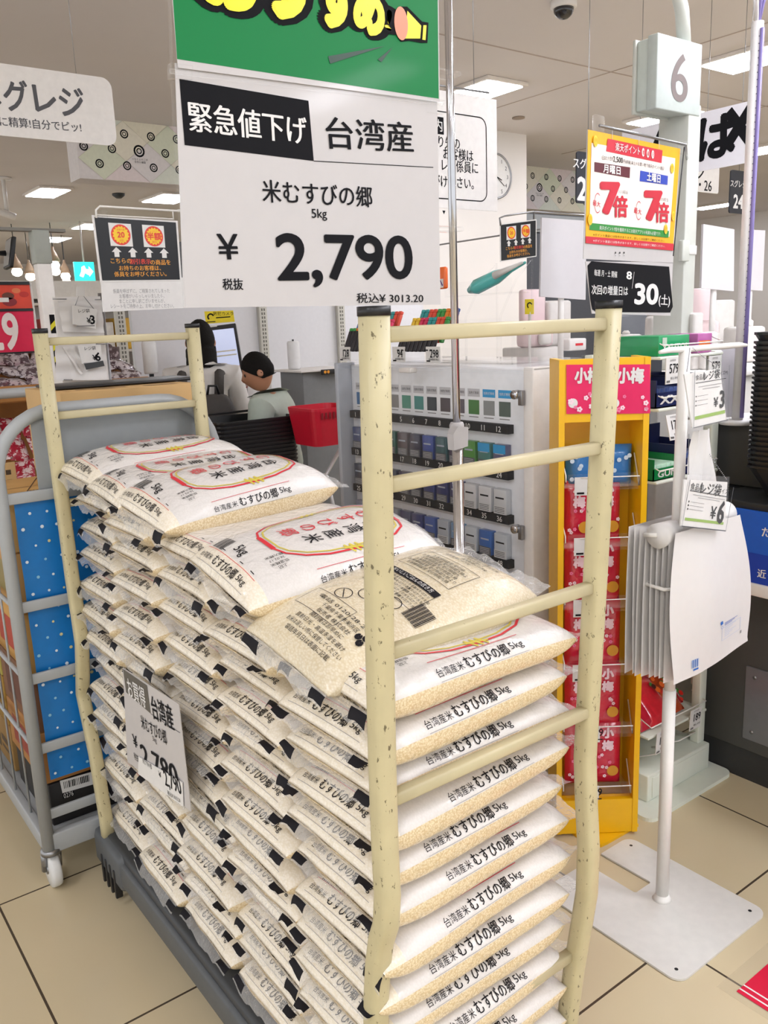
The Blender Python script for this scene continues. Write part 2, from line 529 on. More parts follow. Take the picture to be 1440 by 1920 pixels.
# ================================================================ rice bags
def film(name, speck):
    m = bpy.data.materials.new(name)
    m.use_nodes = True
    t = m.node_tree; b = t.nodes['Principled BSDF']
    tc = t.nodes.new('ShaderNodeTexCoord')
    v = t.nodes.new('ShaderNodeTexVoronoi'); v.inputs['Scale'].default_value = 330
    mp = t.nodes.new('ShaderNodeMapping'); mp.inputs['Scale'].default_value = (1, .6, .8)
    t.links.new(tc.outputs['Object'], mp.inputs[0]); t.links.new(mp.outputs[0], v.inputs['Vector'])
    rp = t.nodes.new('ShaderNodeValToRGB')
    a, c = speck
    rp.color_ramp.elements[0].color = lin(a); rp.color_ramp.elements[1].color = lin(c)
    rp.color_ramp.elements[0].position = .05; rp.color_ramp.elements[1].position = .75
    t.links.new(v.outputs['Distance'], rp.inputs[0])
    t.links.new(rp.outputs[0], b.inputs['Base Color'])
    b.inputs['Roughness'].default_value = .42
    b.inputs['Coat Weight'].default_value = .8
    b.inputs['Coat Roughness'].default_value = .06
    n = t.nodes.new('ShaderNodeTexNoise'); n.inputs['Scale'].default_value = 26; n.inputs['Detail'].default_value = 5
    n.inputs['Distortion'].default_value = 1.2
    t.links.new(tc.outputs['Object'], n.inputs['Vector'])
    bp = t.nodes.new('ShaderNodeBump'); bp.inputs['Strength'].default_value = 1.0; bp.inputs['Distance'].default_value = .008
    t.links.new(n.outputs['Fac'], bp.inputs['Height'])
    t.links.new(bp.outputs[0], b.inputs['Coat Normal'])
    MC[name] = m
    return m
RICE = film('rice_in_film', ('eedfbc', 'cfb68a'))
PRINT = film('white_print_film', ('ddd8d3', 'd6d1cb'))
BACKF = film('back_film', ('e2d8c2', 'd2c2a0'))
ENDF = film('end_film', ('f0e8da', 'e4d9c2'))
SEAL = mat('clear_seal_film', 'f2f0ec', .13, alpha=.26, bump=.9, bscale=90, noise=0, coat=.6)
BRED = mat('bag_red', 'd02a38', .35); BGOLD = mat('bag_gold', 'cdbb4a', .35)
BINK = mat('bag_ink', '17151a', .6, spec=.2)
BL, BW, BT = .405, .262, .082
def noise2(seed):
    r = random.Random(seed)
    c = [(r.uniform(4, 16), r.uniform(4, 16), r.uniform(0, 6.3), r.uniform(.0006, .0022)) for _ in range(6)]
    e = [(r.uniform(30, 75), r.uniform(0, 6.3), r.uniform(.001, .003)) for _ in range(4)]
    return c, e
class Bag:
    def __init__(s, seed, flatn=3.0, T=BT):
        s.c, s.e = noise2(seed); s.T = T; s.n = flatn; s.pu = 6 if T < .09 else 4.2
        s.arc = {}
    def prof(s, u):
        w = BW/2*(1-.07*abs(u)**8); t = s.T/2*(max(0, 1-abs(u)**s.pu))**.6+.003
        return w, t
    def wob(s, x, y):
        d = sum(a*math.sin(p*x+q*y+o) for p, q, o, a in s.c)
        k = max(0, abs(x)/(BL/2)-.62)/.38
        return d + k*(1-k*.6)*sum(a*math.sin(f*y+o) for f, o, a in s.e)
    def at(s, x, ph, lift=0):
        """point on the skin: x along the length, ph the angle round the section (0 = +Y, 90 = top)"""
        u = max(-1, min(1, x/(BL/2))); w, t = s.prof(u)
        c, q = math.cos(ph), math.sin(ph); e = 2/s.n
        y = w*math.copysign(abs(c)**e, c); z = t*math.copysign(abs(q)**e, q)
        k = s.wob(x, y)
        nrm = Vector((0, c*.8, q)).normalized()
        ux = abs(u)**5
        nrm = (nrm + Vector((math.copysign(ux*.9, u), 0, 0))).normalized()
        z += .25*t*0
        return Vector((x, y, z)) + nrm*(k+lift) + Vector((0, 0, s.T/2))
    def top(s, x, y, lift=0):
        u = max(-1, min(1, x/(BL/2))); w, t = s.prof(u)
        q = min(.999, abs(y)/w)
        # solve the angle from y
        c = math.copysign(q**(s.n/2), y)
        return s.at(x, math.acos(max(-1, min(1, c))), lift)
    def side(s, x, b, lift=0, ph0=PI*1.0):
        """-Y face: b metres up the skin from the section's widest line"""
        ph = PI - b/(s.T*.56)*(PI/4)*1.15
        return s.at(x, ph, lift)
    def end(s, y, b, lift=0):
        """-X end: b metres up the skin from the seal"""
        if not s.arc:
            L = [(0.0, -BL/2)]; p = s.top(-BL/2, 0)
            for k in range(1, 60):
                x = -BL/2+.1*(k/59)**2; q = s.top(x, 0)
                L.append((L[-1][0]+(q-p).length, x)); p = q
            s.arc = dict(l=L)
        L = s.arc['l']; x = L[-1][1]
        for k in range(1, len(L)):
            if b <= L[k][0]:
                a0, x0_ = L[k-1]; a1, x1_ = L[k]
                x = x0_+(x1_-x0_)*(b-a0)/max(1e-9, a1-a0); break
        return s.top(x, y, lift)
    def skin(s, mb, up, low, nx=44, nj=40):
        vs = []; J = [2*PI*k/nj for k in range(nj)]
        for i in range(nx+1):
            u = -1+2*i/nx
            u = math.copysign(1-(1-abs(u))**1.6, u)
            for a in J: vs.append(s.at(u*BL/2, a))
        b0 = len(mb.v); mb.v += vs
        iu, il, ie = mb.mi(up), mb.mi(low), mb.mi(ENDF if up is PRINT else up)
        for i in range(nx):
            for k in range(nj):
                l = (k+1) % nj
                mb.f.append([b0+i*nj+k, b0+(i+1)*nj+k, b0+(i+1)*nj+l, b0+i*nj+l][::-1])
                xm = (vs[i*nj].x+vs[(i+1)*nj].x)/2
                mb.m.append((ie if xm < -BL/2+.034 else iu) if (1 <= k < nj//2-1) else il); mb.s.append(True)
        for i in (0, nx):
            f = [b0+i*nj+k for k in range(nj)]
            mb.f.append(f if i == 0 else f[::-1]); mb.m.append(il); mb.s.append(True)
    def curve(s, mb, pts, w, m, fn, lift=.0012):
        P = []
        for i in range(len(pts)-1):
            a, b = Vector(pts[i]), Vector(pts[i+1])
            n = max(1, int((b-a).length/.006))
            for k in range(n): P.append(a.lerp(b, k/n))
        P.append(Vector(pts[-1]))
        vs = []
        for i, p in enumerate(P):
            t = (P[min(i+1, len(P)-1)]-P[max(i-1, 0)]).normalized(); q = Vector((-t.y, t.x))*w/2
            for e in (p-q, p+q): vs.append(fn(e.x, e.y, lift))
        mb.add(vs, [(2*i, 2*i+2, 2*i+3, 2*i+1) for i in range(len(P)-1)], m, True)
    def quadp(s, mb, x0, x1, y0, y1, m, fn, lift=.0012): s.curve(mb, [(x0, (y0+y1)/2), (x1, (y0+y1)/2)], y1-y0, m, fn, lift)
def sidetext(g, mb, dx=.03):
    z = None
    fn = lambda a, b, l: g.side(a, b, l)
    mb.text('台湾産米', None, -.075+dx, .0245, .0155, BINK, sub=fn, fit=.052, lift=.0012)
    mb.text('むすびの郷', None, .0+dx, .0262, .0235, BINK, sub=fn, fit=.088, off=.012, lift=.0012)
    mb.text('5kg', None, .062+dx, .0265, .018, BINK, sub=fn, fit=.026, lift=.0012)
    g.curve(mb, [(-.1+dx, .044), (.08+dx, .044)], .0009, BRED, fn)
    g.curve(mb, [(-.1+dx, .0105), (.08+dx, .0105)], .0007, GREYP, fn)
def endtext(g, mb):
    fe = lambda a, b, l: g.end(-a, b, l)
    mb.text('台湾産米', None, -.073, .031, .013, BINK, sub=fe, fit=.045, lift=.0014)
    mb.text('むすびの郷', None, -.0, .032, .022, BINK, sub=fe, fit=.085, off=.014, lift=.0014)
    mb.text('5kg', None, .062, .032, .017, BINK, sub=fe, fit=.026, lift=.0014)
    g.curve(mb, [(-.1, .049), (.085, .049)], .0009, BRED, fe)
    g.curve(mb, [(-.1, .0165), (.085, .0165)], .0008, GREYP, fe)
    for a in (-.05, .02, .06): g.curve(mb, [(a, .0555), (a+.012, .0555)], .0016, BINK, fe)
def face(g, mb, full=True):
    """the printed front: red and gold cartouche with upright lettering"""
    fn = lambda a, b, l: g.top(a, b, l)
    ov = []
    def octo(rx, ry):
        return [(.02+rx*c, ry*d) for c, d in ((-1, -.35), (-.93, -.62), (-.72, -.86), (-.4, -.99), (0, -1.02), (.4, -.99), (.72, -.86), (.93, -.62), (1, -.35), (1, .35), (.93, .62), (.72, .86), (.4, .99), (0, 1.02), (-.4, .99), (-.72, .86), (-.93, .62), (-1, .35), (-1, -.35))]
    g.curve(mb, octo(.128, .088), .0042, BRED, fn); g.curve(mb, octo(.119, .08), .0032, BGOLD, fn)
    for sx_ in (-1, 1):
        g.curve(mb, [(.02+sx_*.1285, -.03), (.02+sx_*.1285, .03)], .0085, BRED, fn, .0014)
    for sy_ in (-1, 1):
        for k in (-1, 0, 1):
            g.curve(mb, [(.02+k*.011-.006, sy_*.074), (.02+k*.011+.006, sy_*.097)], .0045, BGOLD, fn, .0016)
        g.curve(mb, [(.0, sy_*.083), (.042, sy_*.088)], .004, BGOLD, fn, .0016)
    sb = lambda a, b, l: g.top(b, -a, l)          # a: reader's right (-Y), b: reader's up (+X)
    for i, ch in enumerate('台湾産米'): mb.text(ch, None, .028, .095-.042*i, .036, BINK, sub=sb, lift=.0014, off=.006)
    for i, ch in enumerate('むすびの郷'): mb.text(ch, None, -.02, .105-.04*i, .036, BRED, sub=sb, lift=.0014, off=.004)
    mb.text('5kg', None, -.01, -.152, .026, BINK, sub=sb, lift=.0014, off=.01)
    for i in range(9): g.curve(mb, [(-.17+.0, .05+.0045*i), (-.142, .05+.0045*i)], .0028 if i % 3 else .0016, BINK, fn, .0014)
    for i in range(4): mb.text(('輸入精米', '26.02.17', '低温精米', '上記')[i], None, .068+.011*(i-1.5), -.12, .0085, BINK, sub=sb, rot=-PI/2, lift=.0014)
    g.curve(mb, [(-.06, .105), (.09, .105)], .0009, GREYP, fn)
def backface(g, mb):
    """the bag's reverse: black small print, tables, marks and bar code"""
    fn = lambda a, b, l: g.top(a, b, l)
    sb = lambda a, b, l: g.top(b, -a, l)
    r = random.Random(3)
    def box_(x0, x1, y0, y1, w=.0009):
        g.curve(mb, [(x0, y0), (x1, y0), (x1, y1), (x0, y1), (x0, y0)], w, BINK, fn)
    for i, tx in enumerate(('袋詰年月日は表面に記載', 'お米は涼しい所に保管してください', '直射日光・高温多湿を避け', '開封後はお早めに', '販売者 株式会社', '千葉県千葉市美浜区', '電話 0120-28-2011')):
        mb.text(tx, None, .02, -.172+.0125*i, .0095, BINK, sub=sb, lift=.0014, fit=min(.15, .011*len(tx)))
    box_(-.13, -.085, -.03, .08)
    for k, (xx, yy) in enumerate(((-.07, .03), (-.045, .0), (-.03, -.045))):
        c = [(xx+.013*math.cos(a*PI/8), yy+.017*math.sin(a*PI/8)) for a in range(17)]
        g.curve(mb, c, .0015, BINK, fn); g.curve(mb, [(xx-.008, yy-.01), (xx+.008, yy+.01)], .0015, BINK, fn)
    for i in range(16): g.curve(mb, [(-.035, -.108+.0023*i), (.005, -.108+.0023*i)], .0016 if i % 3 else .0008, BINK, fn, .0014)
    for a in (90, 210, 330):
        q = a*PI/180
        c = [(-.115+.0075*math.cos(q)+.0035*math.cos(k*PI/4), -.085+.0075*math.sin(q)+.0035*math.sin(k*PI/4)) for k in range(9)]
        g.curve(mb, c, .006, BINK, fn, .0016)
    box_(-.085, -.068, -.092, -.072, .0016)
    # dark banner and table
    g.curve(mb, [(.035, -.075), (.035, .05)], .013, BINK, fn, .0013)
    mb.text('おいしいごはんの炊き方', None, .012, .035, .0105, CARD, sub=sb, lift=.002, fit=.1)
    box_(-.02, .028, -.075, .05)
    g.curve(mb, [(-.02, -.03), (.028, -.03)], .0007, BINK, fn); g.curve(mb, [(-.02, .01), (.028, .01)], .0007, BINK, fn)
    for c in range(3):
        for i in range(5):
            mb.text('お米をはかり水を加え'[:r.randint(5, 9)], None, .052-.042*c, .021-.008*i, .0065, BINK, sub=sb, lift=.0014)
    box_(.06, .125, -.07, .06)
    for i in range(6): mb.text('お客様相談室 受付時間九時より'[:r.randint(9, 15)], None, .005, .115-.009*i, .0085, BINK, sub=sb, lift=.0014)
    for i in range(5): mb.text('品質管理には万全を期して'[:r.randint(7, 12)], None, .0+.03*(i % 2), .175-.009*i, .0075, BINK, sub=sb, lift=.0014)
def seal(mb, g, sgn, seed):
    r = random.Random(seed)
    ny, nx = 26, 6
    ln = .021 if sgn < 0 else .034
    ph = [r.uniform(0, 6.3) for _ in range(3)]; dr = r.uniform(.3, 1.3) if sgn < 0 else r.uniform(-.2, .35)
    vs = []
    for i in range(nx+1):
        for j in range(ny+1):
            y = -BW/2*.93+BW*.93*j/ny; s_ = i/nx
            base = g.top(sgn*BL/2*.999, y*.98)
            base.z = g.T/2
            rip = s_*(.006*math.sin(45*y+ph[0])+.004*math.sin(90*y+ph[1])+.003*math.sin(150*y+ph[2]))
            vs.append(base+Vector((sgn*ln*s_*(1-.35*dr*s_), rip*.3, rip-dr*ln*s_**1.5)))
    fs = []; ms = []
    w = ny+1
    for i in range(nx):
        for j in range(ny):
            fs.append((i*w+j, (i+1)*w+j, (i+1)*w+j+1, i*w+j+1))
            ms.append(BINK if sgn < 0 and 0 < i < 5 and (j < 4 or j > ny-5) else SEAL)
    for m_ in (SEAL, BINK):
        q = [f for f, k in zip(fs, ms) if k is m_]
        if q: mb.add(vs, q, m_, True)
PROTO = {}
def bag_proto(kind, seed):
    k = (kind, seed)
    if k in PROTO: return PROTO[k]
    big = kind in ('front', 'back')
    g = Bag(seed, 2.5 if big else 3.1, .112 if big else BT)
    mb = MB()
    g.skin(mb, BACKF if kind == 'back' else PRINT, BACKF if kind == 'back' else RICE)
    if kind != 'back': sidetext(g, mb, random.Random(seed).uniform(-.02, .03)); endtext(g, mb)
    if kind in ('front', 'mid'): face(g, mb)
    if kind == 'back': backface(g, mb)
    a = MB(); seal(a, g, -1, seed); b = MB(); seal(b, g, 1, seed+50)
    PROTO[k] = (mb.mesh('rice_bag'), a.mesh('end_seal'), b.mesh('end_seal'))
    return PROTO[k]
ORD = ['topmost', 'second', 'third', 'fourth', 'fifth', 'sixth', 'seventh', 'eighth', 'ninth', 'tenth', 'eleventh', 'twelfth', 'thirteenth', 'fourteenth']
WHERE = ['front column', 'second column from front', 'middle column', 'fourth column from front', 'rearmost column']
r = random.Random(11)
XC = .815
for ci, (yc, top, n) in enumerate(((.985, .968, 12), (1.24, 1.008, 13), (1.49, 1.062, 13), (1.742, 1.072, 13), (1.985, 1.085, 13))):
    z0 = .167; pitch = (top-z0)/n
    for k in range(n+1):
        last = k == n
        kind = ('back' if ci == 0 else 'front') if last else ('mid' if ci == 0 else 'low')
        seed = (ci*3+k) % 6 + (100 if last else 0)
        ms = bag_proto(kind, seed)
        o = bpy.data.objects.new('rice_bag', ms[0]); COL.objects.link(o)
        for q in ms[1:]:
            e = bpy.data.objects.new('end_seal', q); COL.objects.link(e); e.parent = o
        o.location = (XC+r.uniform(-.014, .014), yc+r.uniform(-.006, .006), z0+pitch*k)
        o.scale = (1, .985, 1 if last else pitch/BT*1.0)
        o.rotation_euler = (r.uniform(-.02, .02), r.uniform(-.02, .01), r.uniform(-.03, .03))
        if last:
            o.rotation_euler = [(.13, -.15, -.05), (.15, -.06, -.06), (.13, -.075, .02), (.08, -.03, -.03), (.06, -.03, .02)][ci]
            o.location.x = XC + [-.02, -.015, -.005, -.015, -.01][ci]; o.location.y += [.065, .035, .16, .085, .04][ci]; o.scale = (1, [1, 1, .96, .88, .85][ci], [.88, .94, .95, .92, .92][ci]); o.location.z += [-.032, -.026, -.02, -.022, -.016][ci]
        if last:
            lab = ['clear backed rice bag lying reverse side up on top of the front column', 'white rice bag with red cartouche on top of the second column', 'large white rice bag with black and red lettering on top of the middle column', 'white rice bag with red cartouche on top of the fourth column', 'white rice bag on top of the last column against the far ladder end'][ci]
        else:
            lab = f'white film rice bag, {ORD[n-k]} from top in the cart\'s {WHERE[ci]}'
        tag(o, lab, 'rice bag', 'rice bags stacked on the cart')
# ================================================================ helpers for signs read off a plane
def hit(F, px, py):
    d = ray(px, py); t = (F.o-CC).dot(F.n)/d.dot(F.n); q = CC+d*t-F.o
    return q.dot(F.r), q.dot(F.u)
def quadpx(F, *pts): return [hit(F, *p) for p in pts]
def ptext(mb, tx, F, x0, x1, yc, h, m, lift=.0012, off=0, y1=None, res=2, rot=None):
    """text from picture column x0 to x1 centred on row yc, em height h px"""
    y1 = yc if y1 is None else y1
    a0, b0 = hit(F, x0, yc); a1, b1 = hit(F, x1, y1)
    t0, _ = hit(F, (x0+x1)/2, (yc+y1)/2-h/2), 0
    t1 = hit(F, (x0+x1)/2, (yc+y1)/2+h/2)
    H = abs(t0[1]-t1[1])
    w = math.hypot(a1-a0, b1-b0)
    vs, fs, q0, q1, r0, r1 = tdata(tx, res, 0)
    return mb.text(tx, F, (a0+a1)/2, (b0+b1)/2, H, m, off=off, sx=w/((q1-q0)*H), lift=lift, res=res, rot=math.atan2(b1-b0, a1-a0) if rot is None else rot)

# ================================================================ price sign on the chrome pole
GLOSSC = mat('laminated_card', 'c2bebd', .35, noise=.015, coat=.2)
GLOSSG = mat('green_poster', '007a3e', .5, noise=.03, scale=5, coat=.06, spec=.25)
sp = thing('sign_stand', 'chrome telescopic sign pole rising behind the loaded rice cart', 'sign stand', (1.1, 1.23, 0))
MB().tube([(1.1, 1.23, .008), (1.1, 1.23, 1.225)], .0105, CHROME, 16).build('lower_pole', sp)
MB().tube([(1.1, 1.23, 1.225), (1.1, 1.231, 2.3)], .0072, CHROME, 16).build('upper_pole', sp)
MB().box((1.06, 1.12, 0), (1.14, 1.34, .01), STEEL, .003).build('base_plate', sp)
GCL = mat('grey_clamp', 'a5a1a0', .45)
c = MB().lathe((1.1, 1.23, 1.2), [(.013, 0), (.0145, .004), (.0145, .045), (.012, .05)], GCL, 18)
c.prism(Fr((1.05, 1.2, 1.205), X, Z), [(0, 0), (.034, .004), (.036, .04), (.01, .044), (-.002, .03)], 0, .018, GCL)
c.tube([(1.052, 1.195, 1.238), (1.074, 1.19, 1.21)], .004, mat('clamp_lever', '7c7a78', .4), 8)
c.build('height_clamp', sp)
sg = thing('price_sign', 'large white price card reading 2,790 below a green poster on the chrome pole', 'sign', (1.0, 1.2, 1.475))
FS = Fr((.545, 1.2, 1.475), X, Z)
FS2 = Fr((.545, 1.203, 1.475), X, Z)
P = quadpx(FS, (345, 577), (826, 571), (819, 150), (328, 118))
m = MB().prism(FS, P, -.0012, 0, GLOSSC)
m.flat(FS, quadpx(FS, (346, 272), (588, 302), (578, 189), (336, 148)), INK)
ptext(m, '緊急値下げ', FS, 353, 574, 218, 58, CARD, off=.02, y1=246, res=4)
ptext(m, '台湾産', FS, 611, 773, 249, 62, INK, off=.016, y1=258, res=4)
m.line(FS, quadpx(FS, (588, 302), (812, 314)), .0012, INK)
ptext(m, '米むすびの郷', FS, 491, 697, 358, 44, INK, off=.012, y1=370, res=4)
ptext(m, '5kg', FS, 584, 612, 403, 24, INK, off=.01, res=4)
ptext(m, '¥', FS, 408, 446, 463, 66, INK, off=.014, res=4)
ptext(m, '2,790', FS, 520, 771, 489, 116, INK, off=.021, y1=489, res=6)
ptext(m, '税抜', FS, 417, 455, 533, 23, INK, off=.015)
ptext(m, '税込¥ 3013.20', FS, 668, 793, 559, 20, INK, off=.008)
m.build('price_card', sg)
P = quadpx(FS, (332, 128), (822, 192), (818, -190), (300, -260))
m = MB().prism(FS, P, .002, .0035, GLOSSC)
m.flat(FS, quadpx(FS, (330, 112), (820, 186), (816, -185), (305, -250)), GLOSSG, .0038)
YB_ = mat('bubble_yellow', 'f4e61e', .35, coat=.4)
for ch, x0, x1, yc, h in (('お', 372, 478, -58, 165), ('す', 492, 594, -28, 150), ('す', 596, 664, 2, 118), ('め', 664, 713, 22, 96)):
    ptext(m, ch, FS, x0-8, x1+8, yc, h, INK, .0042, .15, res=4, rot=-.1)
    ptext(m, ch, FS, x0, x1, yc, h, YB_, .0056, .075, res=4, rot=-.1)
ptext(m, '!', FS, 715, 733, 38, 62, INK, .0048, .08, res=4, rot=-.12); ptext(m, '!', FS, 719, 729, 38, 56, YB_, .0054, .03, res=4, rot=-.12)
PNK = mat('megaphone_pink', 'f09070', .4)
m.flat(FS, quadpx(FS, (760, 14), (788, 42), (800, 44), (798, 82), (786, 82), (764, 78), (748, 80), (736, 62), (732, 36), (744, 14)), INK, .0048)
m.flat(FS, quadpx(FS, (760, 22), (786, 50), (784, 74), (756, 74)), YB_, .0054)
m.flat(FS, quadpx(FS, (790, 49), (796, 49), (794, 77), (788, 76)), YB_, .0054)
a, b = hit(FS, 748, 46)
a2, b2 = hit(FS, 758, 17)
m.disc(FS, a, b, a2-a+.002, PNK, .006, 24, b2-b)
DG = mat('dark_green_print', '0f3a28', .35)
m.flat(FS, quadpx(FS, (612, 107), (616, 121), (718, 88)), DG, .0048); m.flat(FS, quadpx(FS, (705, 113), (712, 118), (733, 90)), DG, .0048)
m.build('green_poster', sg)
m = MB()
for q in ((316, 120, 358, 148), (798, 185, 832, 212)):
    p = quadpx(FS, (q[0], q[1]), (q[2], q[1]+5), (q[2], q[3]+3), (q[0], q[3]))
    m = MB().prism(FS, [p[3], p[2], p[1], p[0]], -.004, .007, CLEAR); m.build('clear_clip', sg)
m = MB().tube([FS.p(*hit(FS, 316, 135), .005), FS.p(*hit(FS, 826, 196), .005)], .0035, CLEAR, 8)
m.build('clear_rail', sg)
MB().tube([FS.p(*hit(FS, 312, -200), .002), FS.p(*hit(FS, 320, 130), .002), FS.p(*hit(FS, 345, 577), .002)], .002, CLEAR, 6).build('edge_strip', sg)
for z in (1.60, 1.86): MB().box((1.03, 1.204, z), (1.104, 1.24, z+.008), CLEAR, .002).build('pole_bracket', sg)

# ================================================================ tobacco case
CASEM = mat('case_white', 'eceef2', .35)
CASEG = mat('case_grey', 'b4bac4', .4)
tc_ = thing('tobacco_case', 'white locked cigarette display case with numbered black strips', 'display case', (1.98, 2.2, 0))
XF = 1.8
MB().box((XF, 1.66, 0), (2.16, 2.585, 1.3), CASEM, .004).build('cabinet', tc_)
m = MB().box((XF-.06, 1.63, 0), (XF+.02, 1.668, 1.31), WHITE, .004); m.build('end_post', tc_)
m = MB().box((XF-.06, 2.585, .1), (XF+.02, 2.605, 1.31), CASEG, .004); m.build('end_post', tc_)
MB().box((XF-.075, 1.63, 1.302), (2.18, 2.62, 1.312), CLEAR).build('clear_top', tc_)
MB().box((XF-.062, 2.16, .55), (XF-.056, 2.585, 1.29), CLEAR).build('sliding_door', tc_)
MB().box((XF-.052, 1.66, .55), (XF-.046, 2.24, 1.29), CLEAR).build('sliding_door', tc_)
for y, z in ((1.67, 1.235), (1.672, .85)):
    k = MB().box((XF-.075, y-.012, z-.03), (XF-.062, y+.004, z+.012), STEEL, .002).lathe((XF-.085, y+.012, z), [(.012, 0), (.013, .004), (.013, .02)], CHROME, 16, X)
    k.build('lock', tc_)
for y in (2.17, 2.35): MB().box((XF-.08, y-.03, 1.285), (XF-.05, y+.03, 1.3), WHITE, .003).build('door_clip', tc_)
FT = Fr((XF, 0, 0), -Y, Z)       # a = -y
NY = lambda k: 1.799+.0665*(12-k)
zs = [onx(947, q, XF).z for q in (803, 888, 970, 1052)]
zs.append(zs[-1]-(zs[-2]-zs[-1]))
for i, z in enumerate(zs):
    m = MB().box((XF-.026, NY(12)-.036, z-.013), (XF-.0005, NY(1)+.036, z+.013), INK)
    F2 = Fr((XF-.026, 0, 0), -Y, Z)
    for k in range(1, 13): m.text(str(k+12*i), F2, -NY(k), z, .024, CARD, off=.01, res=2)
    m.build('number_strip', tc_)
LBL = mat('label_grey', 'c4c4c8', .5); LBB = mat('label_blue', '1f9ad6', .4)
sq = ['3c6ea0', '6f6a68', '5a4a4c', '8a8886', '2c8a70', '3d8a84', '2b3640', '4c4046', '58505c', '3f7a38', '8d9090', '506058']
m = MB()
for k in range(1, 13):
    y = NY(k)
    m.rect(FT, -y-.027, -y+.027, zs[0]+.088, zs[0]+.112, LBB if k > 10 else LBL)
    m.rect(FT, -y-.024, -y+.024, zs[0]+.034, zs[0]+.078, mat('swatch_'+sq[k-1], sq[k-1], .4))
    m.line(FT, [(-y-.022, zs[0]+.026), (-y+.02, zs[0]+.026)], .003, GREYP)
    m.text('加熱式専用', FT, -y, zs[0]+.1, .009, CARD if k > 10 else INK, res=1)
m.build('sample_labels', tc_)
pc = {13: '2a3c70', 14: '303c50', 15: '30384c', 16: '205c50', 17: '4a3c44', 18: '2a2c48', 19: '2c4a9c', 20: '2c5a62', 21: '3a3050', 22: '4a8e3c', 23: '3d7a76', 24: '54567a',
      25: '20243c', 26: '2c2a4a', 27: '26284c', 28: '1e2440', 29: '2a2848', 30: '242848', 31: '2c3c78', 32: '20306c', 33: '26356a', 34: 'd8dade', 35: 'd8dade', 36: 'd0d4d8',
      37: '8a8ea2', 38: 'a4a8b4', 39: '7c86a0', 40: '9aa0ac', 41: '30386c', 42: '2c3878', 43: '3c5ca8', 44: 'b4bcc8', 45: '7a9ec4', 46: 'c8d0d8', 47: '2f66b4', 48: 'c4ccd4',
      49: '33405c', 50: '3c4464', 51: '2c3454', 52: '2a3c6c', 53: '2c4070', 54: '34508c', 55: '5a6c94', 56: '304c88', 57: '40587c', 58: '2c3e66', 59: '33549a', 60: '284a92'}
cn = lambda h: (lambda c: 'pale grey' if min(c) > 150 else 'green' if c[1] > c[0]+25 and c[1] > c[2]+10 else 'bright blue' if c[2] > 140 else 'dark teal' if c[1] > c[0]+30 else 'purple grey' if c[0] > c[1]+6 else 'dark blue')([int(h[i:i+2], 16) for i in (0, 2, 4)])
for k, h in pc.items():
    i = (k-1)//12; y = NY(k-12*i); z = zs[i]+.0135
    x = XF-.0245
    pale = cn(h) == 'pale grey'
    t = MB()
    F3 = Fr((x, 0, 0), -Y, Z)
    body = mat('pack_'+h, h, .3, coat=.4)
    t.box((x, y-.0265, z), (XF-.002, y+.0265, z+.077), body, .002)
    t.rect(F3, -y-.026, -y+.026, z+.001, z+.026, mat('warn_label', 'cfd2d4', .5) if pale else mat('warn_dark', '53585e', .5))
    for q in range(4): t.line(F3, [(-y-.022, z+.006+.005*q), (-y+.02, z+.006+.005*q)], .0016, INK if pale else LBL, .001)
    t.line(F3, [(-y-.018, z+.05), (-y+.018, z+.05)], .005, INK if pale else mat('pack_mark', 'aab4c4', .4), .001)
    if k in (23, 24): t.rect(F3, -y-.0255, -y+.0255, z+.05, z+.076, LBB, .0012)
    tag(t.build('cigarette_pack'), f'{cn(h)} cigarette pack standing above number {k} in the case', 'cigarette pack', 'cigarette packs in the case')

# ---- lighter trays and things on top of the case
ltr = thing('lighter_tray', 'clear acrylic counter tray with sloping slots for lighters', 'tray', (1.86, 2.4, 1.312))
m = MB()
m.box((1.78, 1.75, 1.313), (1.785, 2.6, 1.36), CLEAR); m.box((1.78, 1.75, 1.313), (2.1, 2.6, 1.317), CLEAR)
for y in (1.75, 2.05, 2.36, 2.6): m.box((1.78, y-.002, 1.313), (2.1, y+.002, 1.42), CLEAR)
m.build('slots', ltr)
FL = Fr((1.778, 0, 0), -Y, Z)
for (px, n) in ((647, '128'), (748, '94'), (812, '298')):
    a, b = hit(FL, px, 654)
    t = MB().fbox(FL, a-.034, a+.034, 1.315, 1.365, 0, .002, CARD)
    t.text(n, FL, a+.008, 1.343, .036, INK, off=.012, sx=.8, lift=.0032)
    t.text('本体価格 税込', FL, a+.005, 1.325, .008, INK, lift=.0032, res=1); t.line(FL, [(a-.03, 1.32), (a-.012, 1.32)], .004, INK, .0032)
    tag(t.build('price_tag'), f'white shelf price tag reading {n} on the clear tray above the case', 'price tag', 'price tags on the lighter tray')
lc = ['3f9c4c', 'e8872c', '3566b4', 'd42a5c', '8a3c9c', 'f0c83a', 'd8305c', '2f9c9c', 'e0503a']
nm = ['green', 'orange', 'blue', 'pink', 'purple', 'yellow', 'crimson', 'teal', 'red']
